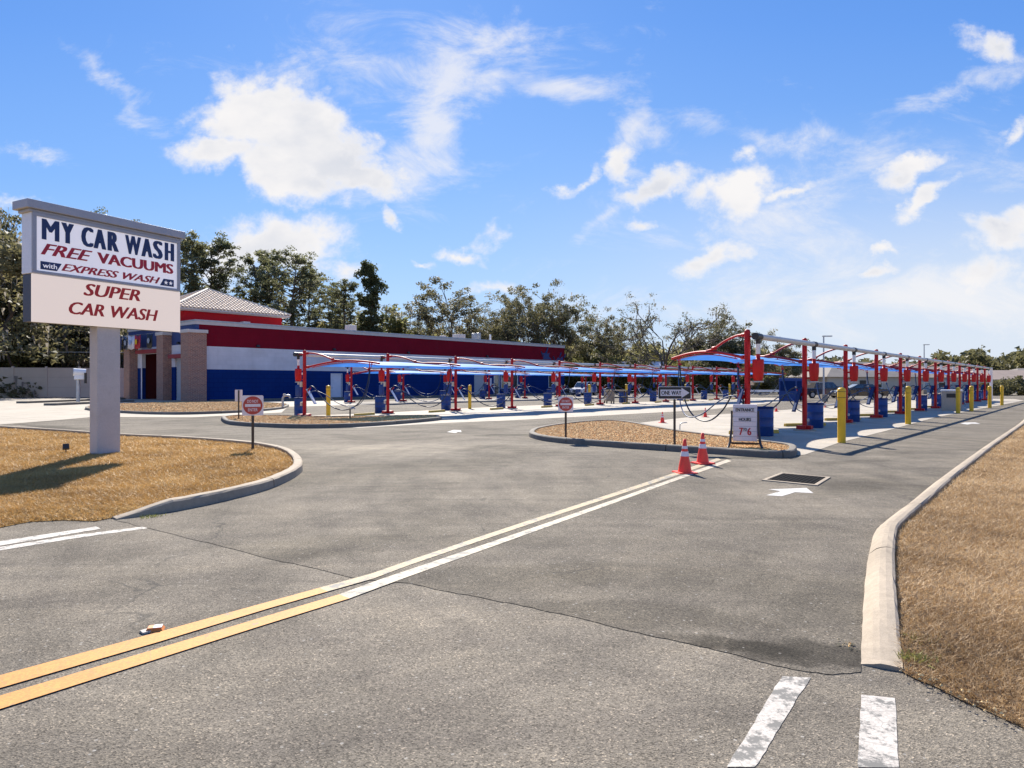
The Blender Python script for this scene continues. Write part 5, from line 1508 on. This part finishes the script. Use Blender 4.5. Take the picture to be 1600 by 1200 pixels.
# ------------------------------------------------------------------ cars
def car(name, px, Y, rz, paint, lb, kind='suv', L=4.7, W=1.85):
    b = AT(px, Y, HZ)
    root = empty(name, (b.x, b.y, .01), rz, lb, 'car')
    h1 = .98; h = 1.72 if kind == 'suv' else 1.45
    # lower body: side outline extruded across, with wheel arches
    def arch(cx, r=.40, n=8): return [(cx + r * math.cos(math.pi - math.pi * k / n), .33 + r * math.sin(math.pi * k / n)) for k in range(n + 1)]
    hl = L / 2
    prof = [(-hl, .35)] + arch(-hl + .85) + arch(hl - .85) + [(hl, .35), (hl, .7), (hl - .12, .82), (hl - 1.1, .98), (-hl + .1, 1.02), (-hl, .85)]
    mb = MB(); mb.prism([(x, -W / 2, z) for x, z in prof], (0, W, 0)); mb.build('body', M[paint], root, bevel=.05)
    # cabin
    if kind == 'suv': cb = [(-hl + .12, 1.0), (hl - 1.25, 1.0), (hl - 1.9, h - .04), (hl - 2.3, h), (-hl + .6, h), (-hl + .35, h - .1)]
    elif kind == 'pickup': cb = [(-.5, 1.0), (hl - 1.35, 1.0), (hl - 1.9, h + .2), (-.35, h + .2)]
    else: cb = [(-hl + .6, 1.0), (hl - 1.25, 1.0), (hl - 2.0, h), (-hl + 1.35, h)]
    vs = [(x, sy * (W / 2 - .04 - (.16 if z > 1.1 else 0)), z) for sy in (-1, 1) for x, z in cb]
    n = len(cb); mb = MB()
    mb.add(vs, [tuple(range(n))[::-1], tuple(range(n, 2 * n))] + [(i, (i + 1) % n, n + (i + 1) % n, n + i) for i in range(n)]); mb.fix = True
    mb.build('cabin', M[paint], root, bevel=.03)
    zt = max(z for _, z in cb) - .1
    x0 = min(x for x, z in cb) + .35; x1 = max(x for x, z in cb) - .15
    for sy in (-1, 1):
        for (a, b_) in ((x0, (x0 + x1) / 2 - .1), ((x0 + x1) / 2 - .02, x1 - .25)):
            mb = MB(); o0, o1 = W / 2 - .035, W / 2 - .175
            mb.prism([(a, sy * o0, 1.07), (b_, sy * o0, 1.07), (b_ - .25, sy * o1, zt), (a + .12, sy * o1, zt)], (0, sy * .015, 0)); mb.build('side_window', M['glass'], root)
    fx = max(x for x, z in cb)
    bx = [x for x, z in cb][2]
    mb = MB(); mb.prism([(fx - .03, -W / 2 + .15, 1.06), (fx - .03, W / 2 - .15, 1.06), (bx + .05, W / 2 - .27, zt), (bx + .05, -W / 2 + .27, zt)], (.03, 0, .03)); mb.build('windscreen', M['glass'], root)
    for cx in (-hl + .85, hl - .85):
        for sy in (-1, 1):
            mb = MB(); mb.tube([(cx, sy * (W / 2 - .22), .34), (cx, sy * (W / 2 + .0), .34)], .34, 16); wl = mb.build('wheel', M['tyre'], root)
            mb = MB(); mb.tube([(cx, sy * (W / 2 - .0), .34), (cx, sy * (W / 2 + .02), .34)], .21, 12); mb.build('rim', M['rim'], wl)
    for sy in (-1, 1):
        mb = MB(); mb.box((hl - .03, sy * (W / 2 - .3), .68), (.12, .35, .16)); mb.build('headlight', M['lamp'], root)
    mb = MB(); mb.box((hl + .005, 0, .55), (.05, W * .55, .22)); mb.build('grille', M['black'], root)
    return root
car('parked_car', 912, 88, R(-120), 'carwhite', 'white sport utility vehicle parked beyond the end of the red wall')
car('parked_car', 1286, 72, R(8), 'carnavy', 'dark blue pickup truck behind the second and third red posts', 'pickup', 5.2)
car('parked_car', 1342, 66, R(172), 'carblack', 'black sedan parked behind the third and fourth red posts', 'sedan', 4.7)

# ------------------------------------------------------------------ houses
def house(px, Y, w, d, eave, ridge, rz, wall, roof, lb, gable=False):
    b = AT(px, Y, HZ)
    root = empty('house', (b.x, b.y, -.1), rz, lb, 'house')
    mb = MB(); mb.bb(-w / 2, w / 2, -d / 2, d / 2, 0, eave); mb.build('wall', M[wall], root)
    o = .5; c4_ = [(-w / 2 - o, -d / 2 - o, eave - .05), (w / 2 + o, -d / 2 - o, eave - .05), (w / 2 + o, d / 2 + o, eave - .05), (-w / 2 - o, d / 2 + o, eave - .05)]
    k = (d / 2 + o) * (.02 if gable else .95)
    rr_ = [(-w / 2 - o + k, 0, ridge), (w / 2 + o - k, 0, ridge)]
    mb = MB(); mb.add(c4_ + rr_, [(0, 1, 5, 4), (1, 2, 5), (2, 3, 4, 5), (3, 0, 4), (3, 2, 1, 0)]); mb.build('roof', M[roof], root)
    for x in (-w * .3, w * .05, w * .32):
        mb = MB(); mb.bb(x - .6, x + .6, -d / 2 - .05, -d / 2 - .003, .9, 2.0); f = mb.build('window', M['white'], root)
        mb = MB(); mb.bb(x - .5, x + .5, -d / 2 - .07, -d / 2 - .052, 1.0, 1.9); mb.build('pane', M['glass'], f)
    mb = MB(); mb.bb(-w * .12 - .5, -w * .12 + .5, -d / 2 - .05, -d / 2 - .003, 0, 2.05); mb.build('door', M['dkbrown'], root)
house(1330, 105, 15, 10, 2.6, 4.9, R(10), 'stucco', 'shingle', 'grey roofed single-storey house behind the third and fourth red posts')
house(1400, 118, 16, 11, 2.6, 5.0, R(-12), 'stucco2', 'shingle2', 'brown roofed house behind the fifth and sixth red posts')
house(1470, 135, 18, 11, 2.7, 4.9, R(6), 'stucco', 'shingle', 'dull grey roofed house behind the far right red posts')
house(1560, 120, 17, 10, 2.3, 3.9, R(-8), 'stucco2', 'shingle2', 'brown roofed house right of the white downpipe')
house(1625, 138, 20, 11, 2.7, 4.6, R(5), 'stucco', 'shingle', 'grey roofed house at the right edge of the picture')
house(1000, 125, 9, 8, 2.8, 5.6, R(20), 'stucco', 'signwhite', 'pale house glimpsed between the trunks behind the middle row', True)

# ------------------------------------------------------------------ trees
def leaf_cloud(C, rad, per, size, rng, flat=.75, up=0.0, elong=1.0):
    """C (n,3) clump centres, rad (n,), returns (n*per,3,3) triangles"""
    n = len(C)
    u = rng.normal(0, 1, (n, per, 3)); u /= np.linalg.norm(u, axis=2, keepdims=True)
    r = rng.random((n, per, 1)) ** .45
    off = u * r * rad[:, None, None]; off[:, :, 2] *= flat
    P = (C[:, None, :] + off).reshape(-1, 3)
    m = len(P)
    a = rng.normal(0, 1, (m, 3)); a /= np.linalg.norm(a, axis=1, keepdims=True)
    b = rng.normal(0, 1, (m, 3)); b -= a * (a * b).sum(1, keepdims=True); b /= np.linalg.norm(b, axis=1, keepdims=True)
    s = size * rng.uniform(.6, 1.4, (m, 1))
    return np.stack([P - b * s * .55, P + b * s * .55, P + a * s * elong], 1)

def moss_strips(P, rng, lmin=.5, lmax=1.8, w=.12):
    m = len(P); L = rng.uniform(lmin, lmax, (m, 1)); an = rng.random((m, 1)) * 6.28
    d = np.concatenate([np.cos(an), np.sin(an), np.zeros((m, 1))], 1) * w * rng.uniform(.5, 1.3, (m, 1))
    tip = P.copy(); tip[:, 2:] -= L; tip[:, :2] += rng.normal(0, .08, (m, 2))
    return np.stack([P - d, P + d, tip], 1)

def grow(rng, kind, H):
    """returns tube segments [(pts, radii)], clump centres, clump radii (normalised to height H metres)"""
    segs = []; tips = []
    def limb(p, d, L, r, depth, droop=0.0, nseg=4, spread=.6, kids=3, wob=.18):
        pts = [p.copy()]; rr = [r]
        q = p.copy(); dd = d.copy()
        for k in range(nseg):
            dd = dd + rng.normal(0, wob, 3); dd[2] += droop
            dd /= np.linalg.norm(dd)
            q = q + dd * L / nseg
            pts.append(q.copy()); rr.append(r * (1 - .62 * (k + 1) / nseg))
            if depth <= 1 and k >= 1: tips.append((q.copy(), depth))
        segs.append((pts, rr))
        if depth > 0:
            for j in range(kids):
                k = rng.integers(max(1, nseg // 2), nseg + 1)
                nd = dd + rng.normal(0, spread, 3); nd /= np.linalg.norm(nd)
                limb(pts[k], nd, L * rng.uniform(.5, .78), rr[k] * .72, depth - 1, droop, max(3, nseg - 1), spread, kids, wob)
        else:
            tips.append((q.copy(), 0))
    z = np.array([0., 0., 0.])
    if kind == 'pine':
        N = 10; tr = [z.copy()]; rr = [.017 * H]
        for k in range(N):
            tr.append(np.array([rng.normal(0, .006 * H) + tr[-1][0], rng.normal(0, .006 * H) + tr[-1][1], H * .985 * (k + 1) / N])); rr.append(.017 * H * (1 - .9 * (k + 1) / N))
        segs.append((tr, rr))
        T_ = np.array(tr)
        for i in range(40):
            f = .50 + .49 * (i + rng.random()) / 40
            zz = f * H; px = np.array([np.interp(zz, T_[:, 2], T_[:, j]) for j in range(3)])
            Lb = H * (.045 + .115 * math.sin(math.pi * min(1, (f - .42) / .62)) ** .8) * rng.uniform(.55, 1.25)
            an = rng.random() * 6.28
            d = np.array([math.cos(an), math.sin(an), rng.uniform(-.05, .55)]); d /= np.linalg.norm(d)
            limb(px, d, Lb, .0035 * H, 1, .10, 3, .5, 3)
    elif kind == 'vine':
        N = 9; tr = [z.copy()]; rr = [.02 * H]
        for k in range(N):
            tr.append(np.array([.03 * H * math.sin(k * .9) * (k / N), .01 * H * k / N, H * (k + 1) / N])); rr.append(.02 * H * (1 - .85 * (k + 1) / N))
        segs.append((tr, rr)); T_ = np.array(tr)
        for i in range(150):
            f = rng.random() ** .8
            px = np.array([np.interp(f * H, T_[:, 2], T_[:, j]) for j in range(3)])
            rad = H * (.115 * (1 - f) ** .7 + .035 + (.035 if .72 < f < .93 else 0)) * rng.uniform(.2, 1)
            an = rng.random() * 6.28
            tips.append((px + np.array([math.cos(an) * rad, math.sin(an) * rad, 0]), 0))
    else:
        # broad spreading or slender deciduous crown
        slender = kind == 'slender'
        h0 = H * (.30 if slender else .22)
        N = 5; tr = [z.copy()]; rr = [.02 * H if slender else .026 * H]
        for k in range(N):
            tr.append(np.array([tr[-1][0] + rng.normal(0, .012 * H), tr[-1][1] + rng.normal(0, .012 * H), h0 * (k + 1) / N])); rr.append(rr[0] * (1 - .3 * (k + 1) / N))
        segs.append((tr, rr)); top = tr[-1]
        nl = 4 if slender else 6
        for i in range(nl):
            an = 6.28 * (i + rng.random() * .6) / nl
            tl = rng.uniform(.1, .38) if slender else rng.uniform(.35, 1.0)
            d = np.array([math.cos(an) * tl, math.sin(an) * tl, 1.0]); d /= np.linalg.norm(d)
            limb(top.copy() * np.array([1, 1, rng.uniform(.75, 1)]), d, H * (.44 if slender else .38) * rng.uniform(.8, 1.1), rr[-1] * .6, 3, .03, 5, .42 if slender else .55, 3, .15)
        if not slender or True:
            d = np.array([0, 0, 1.]); limb(top, d, H * (.5 if slender else .42), rr[-1] * .65, 3, .05, 5, .4, 3, .12)
    return segs, tips

LIB = {}
def proto(kind, seed, H, per, size, mat, crad, moss=0, thin=1.0, flat=.7, rmin=.022):
    rng = np.random.default_rng(seed)
    segs, tips = grow(rng, {'bareoak': 'oak', 'bush': 'oak', 'mossoak': 'oak'}.get(kind, kind), H)
    # rescale the skeleton to the asked height
    zmax = max(t[0][2] for t in tips); sc = H / (zmax + crad * .6)
    mb = MB()
    for pts, rr in segs:
        if max(rr) * sc < .008: continue
        mb.tube([Vector(p * sc) for p in pts], [max(rmin, r * sc) for r in rr], 5 if max(rr) * sc < .12 else 7, False)
    tm = mb.build('trunk', M['bark']); tmesh = tm.data
    col.objects.unlink(tm); bpy.data.objects.remove(tm)
    C = np.array([t[0] * sc for t in tips]); keep = rng.random(len(C)) < thin; C = C[keep]
    rad = crad * rng.uniform(.55, 1.35, len(C))
    per_ = max(4, int(per / len(C)))
    V = leaf_cloud(C, rad, per_, size, rng, flat, elong=1.3 if kind == 'pine' else 1.0)
    mi = np.zeros(len(V), int)
    if kind == 'bush':   # skirt of leaves to the ground
        n = 90; a = rng.random(n) * 6.28; r = H * .28 * np.sqrt(rng.random(n)); G_ = np.stack([np.cos(a) * r, np.sin(a) * r, rng.random(n) * H * .5], 1)
        V2 = leaf_cloud(G_, crad * rng.uniform(.7, 1.3, n), per // 160, size, rng, .9); V = np.concatenate([V, V2]); mi = np.zeros(len(V), int)
    if moss:
        k = rng.integers(0, len(C), moss); Pm = C[k] + rng.normal(0, crad * .5, (moss, 3))
        V2 = moss_strips(Pm, rng, .25, 1.0, .08); V = np.concatenate([V, V2]); mi = np.concatenate([mi, np.ones(len(V2), int)])
    co = np_tris('crown', V, [M[mat], M['moss']], None, mi); cmesh = co.data
    col.objects.unlink(co); bpy.data.objects.remove(co)
    return (tmesh, cmesh, H)
for i in range(4): LIB['pine%d' % i] = proto('pine', 11 + i, 24, 9500, .20, 'pine', .68, thin=.5, flat=.5)
for i in range(4): LIB['slender%d' % i] = proto('slender', 31 + i, 18, 8000, .20, 'oak', .7, moss=140, thin=.5, rmin=.03)
for i in range(3): LIB['oak%d' % i] = proto('mossoak', 51 + i, 16, 16000, .23, 'oak', .9, moss=1000, thin=.8)
for i in range(2): LIB['bare%d' % i] = proto('bareoak', 71 + i, 17, 7000, .16, 'oak', .7, moss=350, thin=.5, rmin=.05)
for i in range(4): LIB['bush%d' % i] = proto('bush', 91 + i, 12, 12000, .34, 'bush', 1.1, thin=1.0, flat=.8)
LIB['vine0'] = proto('vine', 5, 20, 11000, .32, 'dark', .8)

def tree(name, key, px, Y, top, label, grp, wide=1.0, rz=None, base=0.0):
    tm, cm, H = LIB[key]
    b = AT(px, Y, HZ); h = (HZ - top) / F * Y + CH
    root = empty(name, (b.x, b.y, base - .05), rz if rz is not None else random.uniform(0, 6.28), label, 'tree', grp)
    s = h / H; root.scale = (s * wide, s * wide, s)
    link(bpy.data.objects.new('trunk', tm), root); link(bpy.data.objects.new('crown', cm), root)
    return root
W_ = 'trees behind the car wash building'
specs = [
 ('pine_tree', 'pine0', 297, 96, 358, 'tall pine just right of the tall sign, left one of the pair', 1.1),
 ('pine_tree', 'pine1', 328, 98, 360, 'tall pine just right of the tall sign, right one of the pair', 1.15),
 ('pine_tree', 'pine2', 402, 104, 386, 'slim pine behind the red wall, left of the widest pine crown', .9),
 ('pine_tree', 'pine3', 418, 110, 384, 'very slim pine touching the left side of the widest pine crown', .8),
 ('pine_tree', 'pine1', 455, 100, 381, 'pine with the widest rounded crown, above the middle left of the red wall', 1.3),
 ('pine_tree', 'pine0', 487, 112, 418, 'shorter pine on the right shoulder of the widest pine crown', 1.0),
 ('pine_tree', 'pine2', 515, 115, 442, 'small pine left of the flat-topped thin pine', 1.1),
 ('pine_tree', 'pine3', 541, 105, 432, 'thin pine with a small flat crown left of the vine-covered tree', .95),
 ('vine_covered_tree', 'vine0', 578, 100, 408, 'dark vine-covered tree leaning like a crooked column', 1.0),
 ('pine_tree', 'pine1', 165, 100, 321, 'tree whose top just clears the cap of the tall sign', 1.0),
 ('broadleaf_tree', 'slender0', 622, 118, 474, 'low broadleaf tree right of the vine-covered tree', 1.3),
 ('broadleaf_tree', 'slender1', 650, 122, 480, 'small round-topped tree left of the tall leaning oak', 1.2),
 ('oak_tree', 'slender2', 700, 108, 430, 'tall dark oak with a leaning top above the red wall', 1.35),
 ('oak_tree', 'slender3', 727, 116, 450, 'dark oak on the right shoulder of the tall leaning oak', 1.2),
 ('broadleaf_tree', 'slender0', 765, 118, 462, 'slender olive tree right of the tall leaning oak', 1.0),
 ('broadleaf_tree', 'slender1', 797, 112, 442, 'slender tree with an open crown left of the tallest middle tree', .95),
 ('broadleaf_tree', 'slender2', 826, 118, 447, 'slender tree close on the left of the tallest middle tree', .9),
 ('broadleaf_tree', 'slender0', 845, 110, 431, 'tallest slender tree in the middle, above the right part of the red wall', 1.15),
 ('broadleaf_tree', 'bare0', 866, 112, 435, 'thin nearly bare pointed tree above the end of the red wall', .45),
 ('broadleaf_tree', 'slender3', 886, 112, 454, 'slender leafy tree right above the end of the red wall', .95),
 ('broadleaf_tree', 'slender1', 912, 118, 486, 'low sloping tree just right of the building end', 1.2),
 ('broadleaf_tree', 'slender2', 942, 112, 492, 'small open tree above the far white car', 1.1),
 ('broadleaf_tree', 'slender3', 964, 116, 492, 'small open tree left of the big bare oak', 1.1),
 ('oak_tree', 'bare1', 1035, 98, 454, 'big nearly bare spreading oak left of the first red canopy arm', 1.25),
 ('oak_tree', 'oak0', 1106, 108, 490, 'mossy oak above the first red canopy arm', 1.0),
 ('oak_tree', 'oak1', 1146, 104, 494, 'mossy oak directly behind the top of the first red post', 1.15),
 ('oak_tree', 'oak2', 1218, 100, 513, 'small dark mossy oak standing alone between the first and second red posts', 1.15),
 ('oak_tree', 'oak0', -35, 74, 268, 'huge mossy live oak at the left edge of the picture', 1.3),
 ('oak_tree', 'oak1', 22, 82, 300, 'mossy live oak left of the tall sign', .8),
 ('oak_tree', 'oak2', 95, 86, 420, 'dark mossy oak hidden behind the tall sign', 1.3),
 ('oak_tree', 'oak0', 165, 84, 470, 'dark mossy oak behind the sign pole', 1.4),
 ('oak_tree', 'oak1', 225, 90, 440, 'mossy oak behind the flags and the lower part of the sign', 1.2),
]
for nm, key, px, Y, top, lb, w in specs:
    tree(nm, key, px, Y, top, lb, W_, w)
# bushy understorey, each one its own tree
und = [(-60, 84, 430), (5, 86, 470), (60, 90, 480), (118, 92, 490), (180, 94, 500), (250, 98, 468), (285, 100, 468), (318, 102, 463), (352, 100, 456), (380, 106, 466), (425, 108, 493), (470, 106, 488), (505, 110, 493), (532, 112, 503), (566, 112, 490), (600, 114, 478), (635, 116, 510), (668, 114, 514), (705, 118, 520), (742, 116, 516), (780, 118, 522), (812, 120, 524), (850, 118, 528), (884, 112, 534), (915, 112, 542), (948, 110, 547), (980, 110, 552), (1012, 112, 552), (1062, 112, 554), (1095, 108, 552), (1130, 112, 554), (1168, 110, 560), (1195, 112, 570), (1240, 118, 568), (1265, 122, 564), (1290, 128, 572)]
def near_words(px):
    ref = [(0, 'the left edge'), (60, 'the left side of the tall sign'), (110, 'the middle of the tall sign'), (165, 'the sign pole'), (225, 'the flags'), (268, 'the middle brick pillar'), (300, 'the left pine pair'), (352, 'the peak of the tiled roof'), (390, 'the right slope of the tiled roof'), (425, 'the slim pines'), (470, 'the widest pine crown'), (515, 'the small pine'), (542, 'the flat-topped thin pine'), (580, 'the vine-covered tree'), (622, 'the low round tree'), (668, 'the roof left of the leaning oak'), (705, 'the leaning oak'), (742, 'the roof stacks'), (780, 'the slender olive tree'), (812, 'the open slender tree'), (850, 'the tallest middle tree'), (884, 'the far corner of the red wall'), (915, 'the white car'), (948, 'the wooden table'), (980, 'the pale house'), (1012, 'the left boughs of the bare oak'), (1062, 'the right boughs of the bare oak'), (1095, 'the tip of the first red arm'), (1130, 'the middle of the first red arm'), (1168, 'the first red post'), (1195, 'the first red canister'), (1240, 'the second red post'), (1265, 'the second red canister'), (1290, 'the tall lamp post')]
    return min(ref, key=lambda r: abs(r[0] - px))[1]
seen = {}
for i, (px, Y, top) in enumerate(und):
    w = near_words(px); q = 'bushy olive-green tree low behind ' + w
    if w in seen: q = 'second bushy low tree behind ' + w
    seen[w] = 1
    tree('bushy_tree', 'bush%d' % (i % 4), px, Y, top + random.uniform(-4, 4), q, 'bushy trees under the taller trees', random.uniform(.95, 1.25))

# far woods that read as one mass
def wood(profile, Y0, Y1, n, per, size, label, mat='bush', rad=(1.0, 2.2)):
    xs = [p[0] for p in profile]; hs = [p[1] for p in profile]
    px = RNG.uniform(xs[0], xs[-1], n); Y = RNG.uniform(Y0, Y1, n)
    top = np.interp(px, xs, hs) + np.interp(px * 0 + RNG.random(n), [0, 1], [0, 0]) + 7 * np.sin(px * .11) + 5 * np.sin(px * .31 + 1)
    hm = (HZ - top) / F * Y + CH
    z = np.clip(hm, 1.5, None) * RNG.random(n) ** .6
    C = np.stack([(px - 800) / F * Y, Y, z], 1)
    V = leaf_cloud(C, RNG.uniform(*rad, n), per, size, RNG, .8)
    tag(np_tris('woodland', V, M[mat]), label, 'woodland', kind='stuff')
wood([(-700, 430), (-100, 450), (200, 505), (300, 515), (560, 520), (700, 530), (900, 545), (1200, 560)], 125, 150, 3600, 34, .75, 'dense woodland filling the gaps behind the individual trees')
wood([(1150, 570), (1230, 568), (1300, 572), (1400, 578), (1480, 566), (1505, 559), (1530, 556), (1560, 567), (1580, 565), (1620, 556), (1800, 545), (2100, 520)], 190, 250, 2600, 30, 1.0, 'far line of trees beyond the houses at right', 'oak', rad=(1.2, 3.0))
wood([(1535, 603), (1560, 601), (1600, 600), (1700, 598), (1900, 596)], 84, 90, 420, 60, .22, 'tangled dry brush along the far right edge of the lane', 'oak', rad=(.4, .9))
# ground litter line under the brush
